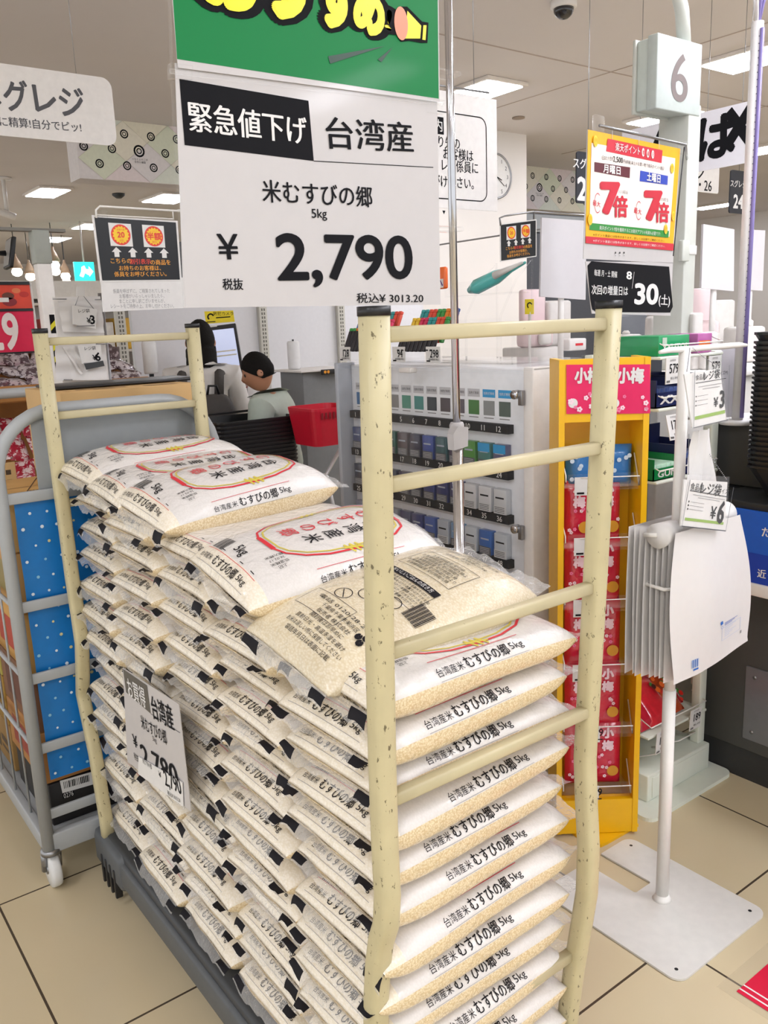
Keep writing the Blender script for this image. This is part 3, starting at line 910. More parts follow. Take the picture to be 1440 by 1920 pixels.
for side, (ya, n) in enumerate(((2.585, 10), (2.27, 9))):
    for row in range(3):
        for i in range(n):
            q = (i*5//n + row*2 + side*3) % 9
            yy = ya-.021*i; xx = 1.80+.04*row; zz = 1.395+.026*row
            t = MB()
            cc = mat('lighter_'+nm[q], lc[q], .3, coat=.5)
            F4 = Fr((xx, yy, zz), -Y, Vector((.45, 0, 1)))
            t.fbox(F4, -.0085, .0085, -.05, .026, -.006, .006, mat('lighter_body', '2e2c30', .4) if row == 0 else cc, .003)
            t.fbox(F4, -.008, .008, .026, .037, -.006, .006, cc, .002)
            tag(t.build('lighter'), f'{nm[q]} topped lighter in a clear tray {"left of the near cart post" if side == 0 else "right of the near cart post"}', 'lighter', f'{nm[q]} lighters {"left" if side == 0 else "right"} of the near post')
ar = thing('acrylic_stand', 'clear acrylic tiered stand holding a teal toothbrush pack above the case', 'display stand', (1.95, 1.9, 1.313))
m = MB()
ya, yb = ony(840, 560, 2).x, 0
y1_, y2_ = onx(836, 640, 1.95).y, onx(960, 640, 1.95).y
for z, xb in ((1.40, 1.9), (1.52, 1.95)):
    m.box((xb, y2_, z), (xb+.09, y1_, z+.003), CLEAR); m.box((xb-.002, y2_, z), (xb+.002, y1_, z+.045), CLEAR)
m.build('shelves', ar)
for y in (y2_, (y1_+y2_)/2):
    MB().tube([(1.9, y, 1.315), (1.9, y, 1.45), (1.97, y, 1.56), (2.04, y, 1.62), (2.04, y, 1.315)], .003, CLEAR, 6).build('side_rail', ar)
TEAL = mat('teal_pack', '5cc0bc', .25, coat=.6)
p0, p1 = onx(880, 545, 1.93), onx(985, 492, 1.93)
d = (p1-p0)
t = MB().tube([p0, p0+d*.15, p0+d*.5, p0+d*.75, p1], [.01, .024, .022, .009, .004], TEAL, 12)
t.tube([p0+d*.55-X*.02, p1-X*.012], [.012, .004], CARD, 8)
tag(t.build('toothbrush_pack'), 'teal toothbrush in a clear pack slanting on the acrylic stand', 'toothbrush pack')
p0 = onx(843, 518, 1.93)
t = MB().box((1.9, p0.y-.012, p0.z-.04), (1.915, p0.y+.035, p0.z+.03), mat('orange_pack', 'ef6a1e', .35, coat=.5), .006)
F5 = Fr((1.9, p0.y, p0.z), -Y, Z)
t.rect(F5, -.03, .004, -.036, -.008, CARD, .0012); t.line(F5, [(-.028, -.03), (-.01, -.014), (.0, -.03)], .006, mat('purple_print', '5a2c7a', .4), .002)
tag(t.build('snack_pack'), 'small orange and white hanging pack beside the chrome pole', 'pack')

# ================================================================ yellow candy display
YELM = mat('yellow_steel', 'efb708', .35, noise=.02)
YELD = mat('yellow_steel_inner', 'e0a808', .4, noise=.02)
az = -.640288
O = onz(1150, 1549, .03)
FY = Fr(O, yaw(az), Z)
ROOT = FY.p(0, 0, -.12); ROOT.z = 0
ys = thing('candy_display', 'tall yellow steel candy display with pink posters on its header', 'display stand', ROOT, 0)
def H(px, py): return hit(FY, px, py)
aL, aR = H(1047, 900)[0], H(1214, 900)[0]
bT = H(1135, 672)[1]; bH0 = H(1135, 790)[1]; bB = H(1135, 1500)[1]
DEP = .12
MB().fbox(FY, aL, aL+.015, -.02, bT, -DEP, 0, YELM).build('side_panel', ys)
MB().fbox(FY, aR-.015, aR, -.02, bT, -DEP, 0, YELM).build('side_panel', ys)
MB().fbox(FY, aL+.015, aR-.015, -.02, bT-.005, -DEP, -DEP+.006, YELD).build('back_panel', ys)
MB().fbox(FY, aL+.015, aR-.015, bH0, bT, -.03, -.002, YELM).build('header', ys)
MB().fbox(FY, aL+.015, aR-.015, -.02, bB, -.03, -.002, YELM).build('kick_panel', ys)
bp = [onz(*q) for q in ((1197, 1550), (1140, 1583), (1127, 1589), (1112, 1586), (1080, 1570))]
bp = [(v.x, v.y) for v in bp]+[(FY.p(aL, 0, -DEP).x, FY.p(aL, 0, -DEP).y), (FY.p(aR, 0, -DEP).x, FY.p(aR, 0, -DEP).y)]
MB().prism(Fr((0, 0, 0), X, Y), bp[::-1], 0, .008, YELM).build('base_plate', ys)
PINK = mat('pink_poster', 'e0185c', .4, noise=.05, scale=30); BLOS = mat('blossom_white', 'f6d8e2', .5); PK2 = mat('blossom_pink', 'f07aa4', .5)
FYP = FY
def flower(m, F, a, b, r_, mt, lift=.003):
    for k in range(5): m.disc(F, a+r_*.62*math.cos(k*1.2566), b+r_*.62*math.sin(k*1.2566), r_*.45, mt, lift+.0001*k, 8)
rr_ = random.Random(5)
po = thing('poster_pair', 'two pink plum blossom candy posters on the yellow display header', 'poster', FY.p(*H(1140, 730), .001))
for x0, x1, tx in ((1062, 1139, (1078, 1124)), (1140, 1219, (1157, 1206))):
    P = quadpx(FY, (x0, 776), (x1, 775), (x1, 683), (x0, 684))
    m = MB().prism(FY, P, -.001, .001, PINK)
    ptext(m, '小梅', FY, tx[0], tx[1], 704, 30, CARD, .0022, .05)
    for k in range(9):
        a, b = H(rr_.uniform(x0+6, x1-6), rr_.uniform(738, 770)); flower(m, FY, a, b, rr_.uniform(.004, .008), PK2 if k % 2 else BLOS)
    a, b = H(x0+12, 756); m.disc(FY, a, b, .012, CARD, .002)
    m.build('poster_sheet', po)
CRED = mat('candy_red_film', 'd01c3e', .22, noise=.06, scale=30, bump=.3, bscale=40, coat=.7)
APR = mat('apricot', 'd89a2c', .4); CBLUE = mat('candy_blue_film', '2f7cc4', .25, noise=.08, coat=.6, bump=.2, bscale=40)
WIRE = mat('white_wire', 'e9e6e0', .35)
lv = [(862, 898, 'blue'), (908, 1012, 'red'), (1022, 1128, 'red'), (1140, 1250, 'red'), (1262, 1366, 'red'), (1375, 1478, 'red')]
wd = ['on the second shelf', 'on the third shelf', 'on the fourth shelf', 'on the fifth shelf', 'on the bottom shelf']
def pillow(mb, F, a0, a1, b0, b1, z, th, m, seed=0, n=10):
    """a sealed pouch: flat edges, puffed middle; front at z"""
    q = random.Random(seed); vs = []; f1 = q.uniform(60, 120); o = q.uniform(0, 6)
    for s_ in (1, -1):
        for i in range(n+1):
            for j in range(n+1):
                u, v = i/n, j/n
                h = (max(0, 1-(2*u-1)**4)*max(0, 1-(2*v-1)**6))**.6
                e = .0012*math.sin(f1*(u*(a1-a0))+o)*(abs(2*v-1)**3)
                vs.append(F.p(a0+(a1-a0)*u, b0+(b1-b0)*v, z-th/2+s_*th/2*h+e))
    w = n+1; fs = []
    for i in range(n):
        for j in range(n):
            fs.append((i*w+j, (i+1)*w+j, (i+1)*w+j+1, i*w+j+1)); k = w*w
            fs.append((k+i*w+j, k+i*w+j+1, k+(i+1)*w+j+1, k+(i+1)*w+j))
    return mb.add(vs, fs, m, True)
for i, (yt, yb_, kind) in enumerate(lv):
    bt, bb_ = H(1130, yt)[1], H(1130, yb_)[1]
    if kind == 'red':
        for s_, (x0, x1) in enumerate(((1068, 1118), (1119, 1174))):
            a0, a1 = H(x0, yb_)[0], H(x1, yb_)[0]
            a0 = max(a0, aL+.022); cx = (a0+a1)/2
            for dd in range(1):
                z = -.05-.045*dd
                m = MB(); pillow(m, FY, a0, a1, bb_-.02, bt+.0, z, .035, CRED, i*10+s_+dd)
                if dd == 0:
                    hh = bt-bb_
                    for ch, bq in (('小', .86), ('梅', .63)): m.text(ch, FY, cx, bb_+hh*bq, .032, BLOS, off=.06, lift=z+.004)
                    m.disc(FY, cx+.015, bb_+hh*.16, .016, APR, z+.004)
                    for k in range(7): flower(m, FY, cx+rr_.uniform(-.03, .03), bb_+hh*rr_.uniform(.05, .5), .005, PK2 if k % 2 else BLOS, z+.003)
                tag(m.build('candy_bag'), f'red plum candy bag, {"left" if s_ == 0 else "right"} one {wd[i-1]} of the yellow display', 'candy bag', 'plum candy bags in the yellow display')
    else:
        for s_, (x0, x1) in enumerate(((1072, 1135), (1137, 1203))):
            a0, a1 = max(H(x0, yb_)[0], aL+.022), min(H(x1, yb_)[0], aR-.02)
            m = MB(); pillow(m, FY, a0, a1, bb_-.03, H(1130, 842)[1], -.05, .055, CBLUE, 90+s_)
            for k in range(8): m.disc(FY, rr_.uniform(a0+.01, a1-.01), rr_.uniform(bb_-.01, bt+.005), .006, mat('pale_blue_print', 'cfe2f2', .4), -.045, 10)
            tag(m.build('candy_bag'), f'{"left" if s_ == 0 else "right"} blue candy bag on the top shelf of the yellow display', 'candy bag', 'blue candy bags')
    # wire hook front and clear pocket
    sh = thing('shelf_tray', f'clear fronted wire tray, {ORD[i].replace("topmost", "first")} from the top in the yellow display', 'shelf tray', FY.p((aL+aR)/2, bb_-.02, -.06), 0, 'wire trays in the yellow display')
    e0, e1 = aL+.018, aR-.018
    MB().fbox(FY, e0, e1, bb_-.024, bb_-.021, -DEP+.01, -.012, CLEAR).build('tray_floor', sh)
    MB().fbox(FY, e0+.01, e1-.004, bb_-.03, bb_+.012, -.01, -.007, CLEAR).build('clear_front', sh)
    m = MB()
    m.tube([FY.p(e0, bb_+.055, -.06), FY.p(e0+.002, bb_+.012, -.004), FY.p(e0+.002, bb_-.006, -.002)], .0018, WIRE, 6)
    m.build('wire_loop', sh)
    MB().tube([FY.p(e1, bb_+.055, -.06), FY.p(e1-.002, bb_-.02, -.004), FY.p(e1-.002, bb_+.004, -.002), FY.p(e0+.04, bb_+.004, -.002)], .0018, WIRE, 6).build('wire_loop', sh)
    t = MB().fbox(FY, *( (H(1078, 900)[0], H(1112, 900)[0]) if i < 4 else (H(1088, 900)[0], H(1134, 900)[0]) ), bb_-.042, bb_+.006, -.004, -.002, CARD)
    a_ = H(1120, 1400)[0]
    if i == 5 or i == 4: t.text('219', FY, a_-.004, bb_-.012, .032, INK, off=.012, sx=.85, lift=-.001); t.line(FY, [(a_-.02, bb_-.033), (a_+.015, bb_-.033)], .003, INK, -.0012)
    else: t.line(FY, [(H(1082, 900)[0], bb_-.036), (H(1096, 900)[0], bb_-.036)], .005, INK, -.0012)
    tag(t.build('price_tag'), f'white price tag {"reading 219 " if i > 3 else ""}on the {ORD[i].replace("topmost", "first")} tray down of the yellow display', 'price tag', 'price tags on the yellow display')
# ================================================================ bag stand with register bags
bs = thing('bag_stand', 'white steel stand with flat slotted base holding register bags', 'stand', (1.648, 1.108, 0))
x0, x1 = 1.44, 1.802; y0, y1 = .915, 1.325
base = rr(x0, x1, y0, y1, .03)
out = base[:12]+[(1.681, y1), (1.681, 1.168), (1.677, 1.164), (1.62, 1.164), (1.616, 1.168), (1.616, y1)]+base[12:]
m = MB().prism(Fr((0, 0, 0), X, Y), out, .001, .006, WPAINT)
for a, b in ((x0+.03, y1-.03), (x1-.03, y1-.03), (x1-.03, y0+.03), (x0+.03, y0+.03)): m.disc(Fr((0, 0, 0), X, Y), a, b, .0045, BLACK, .0064, 10)
m.build('base_plate', bs)
WP2 = mat('white_pole_paint', 'ebe8e2', .35, noise=.02)
bx, byy = 1.648, 1.108
MB().tube([(bx, byy, .004), (bx, byy, .57)], .0155, WP2, 16).lathe((bx, byy, .005), [(.024, 0), (.02, .006), (.016, .016)], WP2, 16).build('pole', bs)
MB().tube([(bx, byy, .56), (bx+.01, byy, 1.36)], .0128, WP2, 16).build('upper_pole', bs)
t0, t1 = ony(1237, 661, byy), ony(1399, 647, byy)
zt = (t0.z+t1.z)/2
MB().tube([(t0.x, byy, zt), (t0.x+.03, byy, zt+.003), (1.66, byy, zt+.002), (t1.x-.03, byy, zt+.002), (t1.x, byy, zt)], [.004, .0065, .007, .0065, .004], WP2, 12).build('top_arm', bs)
l0, l1 = ony(1213, 905, byy), ony(1394, 873, byy)
zl = .968
MB().tube([(1.535, byy-.03, zl+.005), (1.535, byy, zl), (1.8, byy, zl), (1.812, byy-.03, zl+.006)], .005, WP2, 10).build('lower_arm', bs)
q = ony(1210, 1096, byy)
MB().tube([(bx, byy-.004, q.z), (1.545, byy, q.z), (1.54, byy-.05, q.z), (1.56, byy-.06, q.z)], .0042, WP2, 8).build('side_hook', bs)
BAGM = mat('register_bag_film', 'dedbd8', .4, noise=.015, bump=.15, bscale=12)
BLUP = mat('bag_blue_print', '2f6cc0', .45); PALEB = mat('bag_pale_print', 'a9bedd', .5)
def regbag(i, label):
    q = random.Random(i*7+1)
    y = byy-.066+.0135*i
    w0, w1 = 1.55-.002*i, 1.80+.002*i
    nx, nz = 22, 26
    ztop, zb = zl+.012, .635+q.uniform(-.006, .006)
    ph = q.uniform(0, 6)
    f = i == 0
    def P(u, v, lift=0):
        # v: 0 top .. 1 bottom
        a = w0+(w1-w0)*u; z = ztop+(zb-ztop)*v
        a += (u-.35)*.05*math.sin(min(1, v*1.05)*PI)*(1 if f else .2) + (.055*u*v**1.5 if f else 0)
        wv = math.sin(3.2*u*2+ph)*.004*v + (.016*math.sin(u*PI*1.4)*math.sin(v*PI) if f else .003*math.sin(8*u+ph)*v)
        if f: wv += .03*max(0, u-.55)**1.5*math.sin(v*PI*1.1)*2
        roll = max(0, .1-v)/.1
        yy = y-wv*.7 - (.0 if not f else .012)*v - roll*0
        if f: z += .03*(1-u)*max(0, v-.6) - .07*max(0, .35-u)*max(0, v-.7) + .1*max(0, u-.3)*max(0, v-.6)
        return Vector((a, yy-lift, z))
    vs = [P(c/nx, d/nz) for c in range(nx+1) for d in range(nz+1)]
    w = nz+1
    m = MB().add(vs, [(c*w+d, c*w+d+1, (c+1)*w+d+1, (c+1)*w+d) for c in range(nx) for d in range(nz)], BAGM, True)
    if f:
        # printed marks
        def S(u, v): return P(u, v, .0012)
        def strip(u0, u1, v0, v1, mt):
            m.add([S(u0, v1), S(u1, v1), S(u1, v0), S(u0, v0)], [(0, 1, 2, 3)], mt)
        for k in range(7): strip(.20+.012*k, .208+.012*k, .875, .935, BLUP if k % 2 else PALEB)
        strip(.22, .28, .945, .958, BLUP)
        for k in range(4):
            aa = k*PI/2+.6
            c = (.575+.012*math.cos(aa), .70+.009*math.sin(aa))
            m.add([S(c[0]+.011*math.cos(t*PI/4), c[1]+.008*math.sin(t*PI/4)) for t in range(8)][::-1], [list(range(8))], BLUP)
        for k in range(8):
            a0, a1 = .575+2*PI*k/8, 0
            strip(.58+.014*math.cos(a0)-.003, .58+.014*math.cos(a0)+.003, .735+.011*math.sin(a0)-.002, .735+.011*math.sin(a0)+.002, BLUP)
        for k in range(3): strip(.62, .82-.04*k, .712+.009*k, .715+.009*k, BLUP)
        for k in range(6): strip(.62, .80-.05*(k % 3), .75+.014*k, .7525+.014*k, PALEB)
        for u0, u1, v0, v1 in ((.58, .87, .742, .744), (.58, .87, .842, .844), (.58, .584, .742, .844), (.866, .87, .742, .844)): strip(u0, u1, v0, v1, PALEB)
        strip(.875, .895, .86, .885, GREYP)
    o = m.build('register_bag')
    tag(o, label, 'plastic bag', 'register bags on the white stand')
for i in range(9):
    regbag(i, 'front white register bag with blue print hanging on the white stand' if i == 0 else f'plain white register bag, {ORD[i].replace("topmost","first")} sheet from the front on the white stand')
ROLLM = BAGM
# the bags' top roll over the arm
m = MB()
for xa, xb in ((1.537, 1.60), (1.752, 1.806)):
    m.tube([(xa, byy-.035, zl+.004), (xb, byy-.035, zl+.008)], [.03, .026], ROLLM, 18)
tag(MB().tube([(1.537, byy-.03, zl+.002), (1.6, byy-.028, zl+.004)], [.028, .024], ROLLM, 18).build('bag_roll'), 'rolled white bag tops at the left end of the stand arm', 'plastic bag roll')
tag(MB().tube([(1.752, byy-.028, zl+.006), (1.806, byy-.03, zl+.012)], [.022, .026], ROLLM, 18).build('bag_roll'), 'rolled white bag tops at the right end of the stand arm', 'plastic bag roll')
# tall bag neck behind the plates
m = MB()
vs = []
for k in range(13):
    z = zl+.01+.21*k/12; hw = .075*(1-.55*(k/12)**.8)
    for j in range(7): vs.append((1.668+hw*(j/3-1), byy-.035-.006*math.sin(j*2+k*.5)-.01, z))
tag(m.add(vs, [(k*7+j, k*7+j+1, (k+1)*7+j+1, (k+1)*7+j) for k in range(12) for j in range(6)], BAGM, True).build('bag_neck'), 'pulled up white bag necks hooked on the stand pole', 'plastic bag')
def plate(name, px, label, price, size):
    yv = byy-.085
    F = Fr((0, yv, 0), X, Z)
    P = quadpx(F, *px)               # BL, BR, TR, TL
    cx = sum(p[0] for p in P)/4; cz = sum(p[1] for p in P)/4
    t = thing(name, label, 'price card', (cx, yv, cz))
    m = MB().prism(F, P, -.003, 0, CARD)
    u = Vector((P[1][0]-P[0][0], P[1][1]-P[0][1])); w = u.length; u.normalize()
    v = Vector((P[3][0]-P[0][0], P[3][1]-P[0][1])); h = v.length; v.normalize()
    F2 = Fr(F.p(*P[0]), X*u.x+Z*u.y, X*v.x+Z*v.y)
    m.text('食品用', F2, .2*w, h*.87, .1*w, INK, lift=.001); m.text('レジ袋', F2, .52*w, h*.875, .17*w, INK, lift=.001, off=.012); m.text(f'(サイズ{size})', F2, .82*w, h*.865, .08*w, INK, lift=.001)
    m.line(F2, [(.06*w, h*.775), (w*.94, h*.765)], .01*w, INK, .001)
    for q in range(2): m.line(F2, [((.14+.12*q)*w, h*(.70-.05*q)), (w*(.88-.12*q), h*(.69-.05*q))], .0012, GREYP, .001)
    for q in range(3): m.disc(F2, .08*w, h*(.54-.08*q), .013*w, INK, .001, 8); m.line(F2, [(.11*w, h*(.54-.08*q)), (.42*w, h*(.535-.08*q))], .0009, GREYP, .001)
    m.text('¥', F2, .66*w, h*.37, .22*w, INK, lift=.001, off=.02); m.text(price, F2, .84*w, h*.40, .40*w, INK, lift=.001, off=.03, sx=.85)
    m.rect(F2, .06*w, w*.94, .13*h, .19*h, mat('olive_green', '8fb04a', .5), .001)
    m.build('card', t)
    m = MB().prism(F, [(P[0][0]-.002, P[0][1]-.003), (P[1][0]+.002, P[1][1]-.003), (P[2][0]+.003, P[2][1]+.012), (P[3][0]-.003, P[3][1]+.012)], .0015, .003, CLEAR)
    m.line(F2, [(0, h), (0, 0), (w, 0), (w, h)], .0022, STEEL, .0035)
    m.build('clear_sleeve', t)
    return F, P, t
F, P, t = plate('price_plate', ((1298, 802), (1362, 787), (1350, 691), (1283, 702)), 'tilted white price plate reading ¥3 hanging from the stand arm', '3', 'M')
def chain(a, b, t):
    n = int((b-a).length/.0042)
    m = MB()
    for k in range(n+1):
        p = a.lerp(b, k/n); p.z -= .004*math.sin(PI*k/n)
        m.lathe(p-Z*.0012, [(.0004, 0), (.0014, .0012), (.0004, .0024)], STEEL, 5)
    m.build('bead_chain', t)
top = Vector((1.664, byy-.008, zt+.004))
chain(top, F.p(P[3][0]+.006, P[3][1]+.006, .002), t); chain(top+X*.012, F.p(P[2][0]-.006, P[2][1]+.006, .002), t)
F, P, t = plate('price_plate', ((1276, 986), (1358, 995), (1364, 904), (1283, 899)), 'lower white price plate reading ¥6 hanging before the register bags', '6', 'L')
chain(Vector((1.655, byy-.02, zl+.21)), F.p(P[3][0]+.012, P[3][1]+.01, .002), t); chain(Vector((1.688, byy-.02, zl+.21)), F.p(P[2][0]-.008, P[2][1]+.008, .002), t)

# ================================================================ white checkout rack with gum and candy
RK = mat('rack_mint_white', 'dfe3d6', .4, noise=.02)
rk = thing('checkout_rack', 'pale green white checkout rack of gum and candy behind the bag stand', 'rack', (2.13, 1.53, 0))
rx0, rx1, ry0, ry1 = 1.975, 2.295, 1.41, 1.66
MB().box((rx0, ry0-.02, .012), (rx1, ry1, .098), RK, .004).box((rx0+.02, ry0-.023, .02), (rx1-.02, ry0-.02, .088), RK, .002).build('base_cabinet', rk)
MB().prism(Fr((0, 0, 0), X, Y), rr(1.905, 2.33, 1.325, ry1, .03), .0, .012, RK).build('foot_plate', rk)
MB().box((rx1-.035, ry0, .098), (rx1, ry0+.03, 1.33), RK, .003).build('upright', rk)
MB().box((rx0, ry1-.04, .098), (rx0+.035, ry1-.01, 1.33), RK, .003).build('upright', rk)
MB().box((rx0, ry1-.01, .098), (rx1, ry1, 1.33), mat('rack_back', '6a6e70', .5)).build('back_panel', rk)
for z in (.30, .07): MB().box((rx1, ry0+.03, z-.03), (rx1+.03, ry0+.06, z+.04), RK, .006).build('side_bracket', rk)
FR = Fr((0, ry0-.006, 0), X, Z)
SH = [ony(1250, q, ry0).z for q in (668, 764, 898, 1362)]
for z in SH:
    m = MB().box((rx0+.01, ry0-.01, z-.008), (rx1-.01, ry1-.012, z), RK, .002)
    m.build('shelf', rk)
    MB().tube([(rx0+.02, ry0+.04, z+.05), (rx0+.02, ry0-.012, z+.03), (rx1-.02, ry0-.012, z+.03), (rx1-.02, ry0+.04, z+.05)], .002, WIRE, 6).build('shelf_fence', rk)
for x in (2.03, 2.16): MB().tube([(x, ry0+.08, .1), (x+.01, ry0+.01, .135), (x+.1, ry0+.01, .135), (x+.1, ry0+.08, .1)], .0022, WIRE, 6).build('wire_holder', rk)
def rtag(px, n, lab, w=.058, tilt=0):
    a, b = hit(FR, *px)
    F = Fr(FR.p(a, b, .012+tilt*.02), X, Vector((0, tilt, 1)))
    t = MB().fbox(F, -w/2, w/2, -.035, .035, -.001, .001, CARD)
    t.text(n, F, .006, .006, .036, INK, off=.012, sx=.78, lift=.002)
    t.text('本体価格', F, .0, .028, .007, GREYP, lift=.002, res=1); t.text('税込 参考', F, .008, -.02, .008, INK, lift=.002, res=1)
    for k in range(5): t.line(F, [(-w/2+.004+.003*k, -.028), (-w/2+.0055+.003*k, -.028)], .006, INK, .002)
    tag(t.build('price_tag'), lab, 'price tag', 'price tags on the checkout rack')
rtag((1253, 695), '579', 'white price tag reading 579 under the green gum box')
rtag((1254, 800), '179', 'slanted white price tag reading 179 below the navy gum boxes', tilt=.25)
rtag((1235, 1388), '189', 'white price tag reading 189 left of the bag stand pole', tilt=-.05)
rtag((1298, 1345), '189', 'white price tag reading 189 right of the bag stand pole', tilt=-.05)
rtag((1332, 690), '579', 'white price tag reading 579 half behind the hanging ¥3 plate')
def gbox(x0, x1, z0, h, cols, lab, words=None, open_=True):
    t = thing('gum_box', lab, 'gum box', ((x0+x1)/2, ry0+.09, z0))
    c = mat('box_'+cols, cols, .35, coat=.3)
    m = MB()
    m.box((x0, ry0, z0), (x1, ry0+.003, z0+h*.55), c); m.box((x0, ry0, z0), (x0+.003, ry0+.17, z0+h), c); m.box((x1-.003, ry0, z0), (x1, ry0+.17, z0+h), c)
    m.box((x0, ry0, z0), (x1, ry0+.17, z0+.003), c); m.box((x0, ry0+.167, z0), (x1, ry0+.17, z0+h*1.5), c)
    F = Fr((x0, ry0, z0), X, Z)
    if words: m.text(words, F, (x1-x0)/2, h*.28, h*.42, CARD, off=.03, lift=.001, fit=(x1-x0)*.7)
    m.build('carton', t)
    n = 5
    for k in range(n):
        p = MB(); xx = x0+.006+(x1-x0-.012)*k/n
        p.box((xx, ry0+.01, z0+.004), (xx+(x1-x0-.012)/n-.002, ry0+.16, z0+h*.7), mat('gum_'+cols, {'1c2450': '44568c', '0c7a3c': 'bfe0c8'}.get(cols, cols), .3, coat=.5), .002)
        tag(p.build('gum_pack'), f'gum pack, {["leftmost", "second from left", "middle", "second from right", "rightmost"][k]} in the {lab.split(" with")[0].split(" on")[0]}', 'gum pack', 'gum packs in '+lab)
m = MB().box((1.99, ry0+.0, SH[0]+.001), (2.13, ry0+.14, SH[0]+.055), mat('box_green', '0f9458', .35, coat=.4), .002)
Fg = Fr((1.99, ry0, SH[0]), X, Z)
m.text('XYLITOL', Fg, .075, .022, .03, CARD, off=.02, lift=.001, fit=.12, res=3); m.rect(Fg, .015, .035, .03, .05, mat('label_grey2', 'b8c4b8', .4), .001)
tag(m.build('gum_carton'), 'green gum carton with white lettering on the top rack shelf', 'gum box')
m = MB().box((2.17, ry0+.0, SH[0]+.001), (2.24, ry0+.1, SH[0]+.055), mat('box_purple', 'b05a9c', .35, coat=.4), .002)
m.rect(Fr((2.17, ry0, SH[0]), X, Z), .005, .06, .02, .035, mat('orange_pack2', 'e8742c', .4), .001)
tag(m.build('candy_carton'), 'small purple and orange carton on the top rack shelf', 'candy box')
gbox(1.985, 2.11, SH[1]+.001, .075, '1c2450', 'navy gum box on the second rack shelf', 'XX')
gbox(2.115, 2.245, SH[1]+.001, .08, '1c2450', 'second navy gum box on the second rack shelf')
gbox(1.985, 2.11, SH[2]+.001, .06, '0c7a3c', 'green gum box on the third rack shelf', 'GUM')
gbox(2.115, 2.245, SH[2]+.001, .085, '1c2450', 'blue gum box on the third rack shelf')
fr_ = [('b5182e', 'dark red'), ('c8202c', 'bright red'), ('d8902c', 'yellow fruit'), ('c0481c', 'orange berry'), ('c4242c', 'red berry')]
for k, (h, n) in enumerate(fr_):
    m = MB()
    x0 = [1.985, 2.03, 2.02, 2.1, 2.14][k]; yy = [0, -.005, .07, .01, .04][k]
    F = Fr((x0, ry0+.02+yy, SH[3]+.004), X, Vector((0, .8, .75)))
    pillow(m, F, 0, .12, 0, .15, .02, .03, mat('fruit_'+n, h, .25, coat=.7, noise=.15, scale=60, bump=.2, bscale=30), 200+k)
    if k > 1:
        q = random.Random(k)
        for j in range(14): m.disc(F, q.uniform(.015, .105), q.uniform(.015, .12), q.uniform(.006, .011), mat(*[('berry_red', 'c82418', .3), ('berry_orange', 'e2641c', .3), ('leaf_green', '3c7a2c', .4), ('berry_dark', '4a1414', .3)][j % 4]), .0375+.0002*j, 10)
    tag(m.build('fruit_candy_bag'), f'{n} candy bag lying on the low rack shelf above the 189 tags', 'candy bag')

# ================================================================ dark checkout counter, baskets, blue sign
CTR = mat('counter_dark', '4a4a48', .55, noise=.03)
ct = thing('checkout_counter', 'dark grey checkout counter at the right edge', 'counter', (2.75, .6, 0))
MB().box((2.335, -.6, .0), (3.1, 1.44, .1), mat('counter_kick', '2c2c2c', .6)).build('kick', ct)
MB().box((2.33, -.6, .1), (3.1, 1.46, .92), CTR, .004).build('body', ct)
MB().box((2.165, -.6, .895), (3.1, 1.36, .925), mat('counter_top', '26282a', .35), .004).box((2.325, 1.355, .896), (3.1, 1.46, .924), mat('counter_top', '26282a', .35), .004).build('countertop', ct)
MB().box((2.36, 1.30, .925), (3.1, 1.46, 1.11), CTR, .004).build('rear_block', ct)
m = MB().box((2.324, .2, .14), (2.332, 1.3, .38), mat('counter_panel', '7c7c80', .35, .3), .003)
for a in (.23, 1.27):
    for z in (.17, .35): m.lathe((2.323, a, z), [(.006, 0), (.006, .004)], STEEL, 10, X)
m.build('kick_panel', ct)
def basket(m, x0, x1, y0, y1, z, h, mt, th=.006):
    """tapered shopping basket with a rolled rim"""
    def ring(f, zz):
        cx, cy = (x0+x1)/2, (y0+y1)/2
        return [(cx+(a-cx)*f, cy+(b-cy)*f, zz) for a, b in rr(x0, x1, y0, y1, .04, 4)]
    R = [ring(.82, z), ring(.992, z+h*.93), ring(1.0, z+h*.93), ring(1.0, z+h), ring(.96, z+h), ring(.79, z+.01)]
    n = len(R[0]); vs = [v for g in R for v in g]
    fs = [(i*n+k, i*n+(k+1) % n, (i+1)*n+(k+1) % n, (i+1)*n+k) for i in range(5) for k in range(n)]
    fs += [list(range(n))[::-1], [5*n+k for k in range(n)]]
    return m.add(vs, fs, mt)
BSK = mat('basket_black', '1c1c20', .35, noise=.05)
bp_ = MB()
n = 27
for k in range(n):
    z = .93+.0135*k
    m = basket(MB(), 2.2, 2.56, .68, 1.278, z, .09 if k < n-1 else .1, BSK)
    o = m.build('shopping_basket')
    tag(o, f'black shopping basket, {"topmost" if k == n-1 else "lowest" if k == 0 else str(n-k)+" rims down from the top"} in the right edge stack', 'shopping basket', 'black baskets stacked at the right edge')
BLUE = mat('blue_sign', '1258c0', .4); BLUE2 = mat('blue_sign_dark', '0c3aa4', .4)
F = Fr((2.15, 1.262, 0), -Y, Z)
zt_, zb_ = hit(F, 1410, 958)[1], hit(F, 1410, 1092)[1]
t = thing('blue_sign', 'blue sign with white lettering on the counter edge below the black baskets', 'sign', (2.16, .9, zb_))
m = MB().fbox(F, 0, .5, zb_, zt_, -.012, 0, BLUE)
m.rect(F, 0, .5, zb_, zb_+(zt_-zb_)*.42, BLUE2, .001)
a0, b0 = hit(F, 1436, 998); m.text('ただいま', F, a0-.01, b0, .03, CARD, al='L', off=.02, lift=.002)
a0, b0 = hit(F, 1421, 1074); m.text('近くの係員に', F, a0, b0, .026, CARD, al='L', off=.02, lift=.002); m.text('お声がけを', F, a0+.03, b0+.035, .022, CARD, al='L', lift=.002)
m.build('sign_face', t)
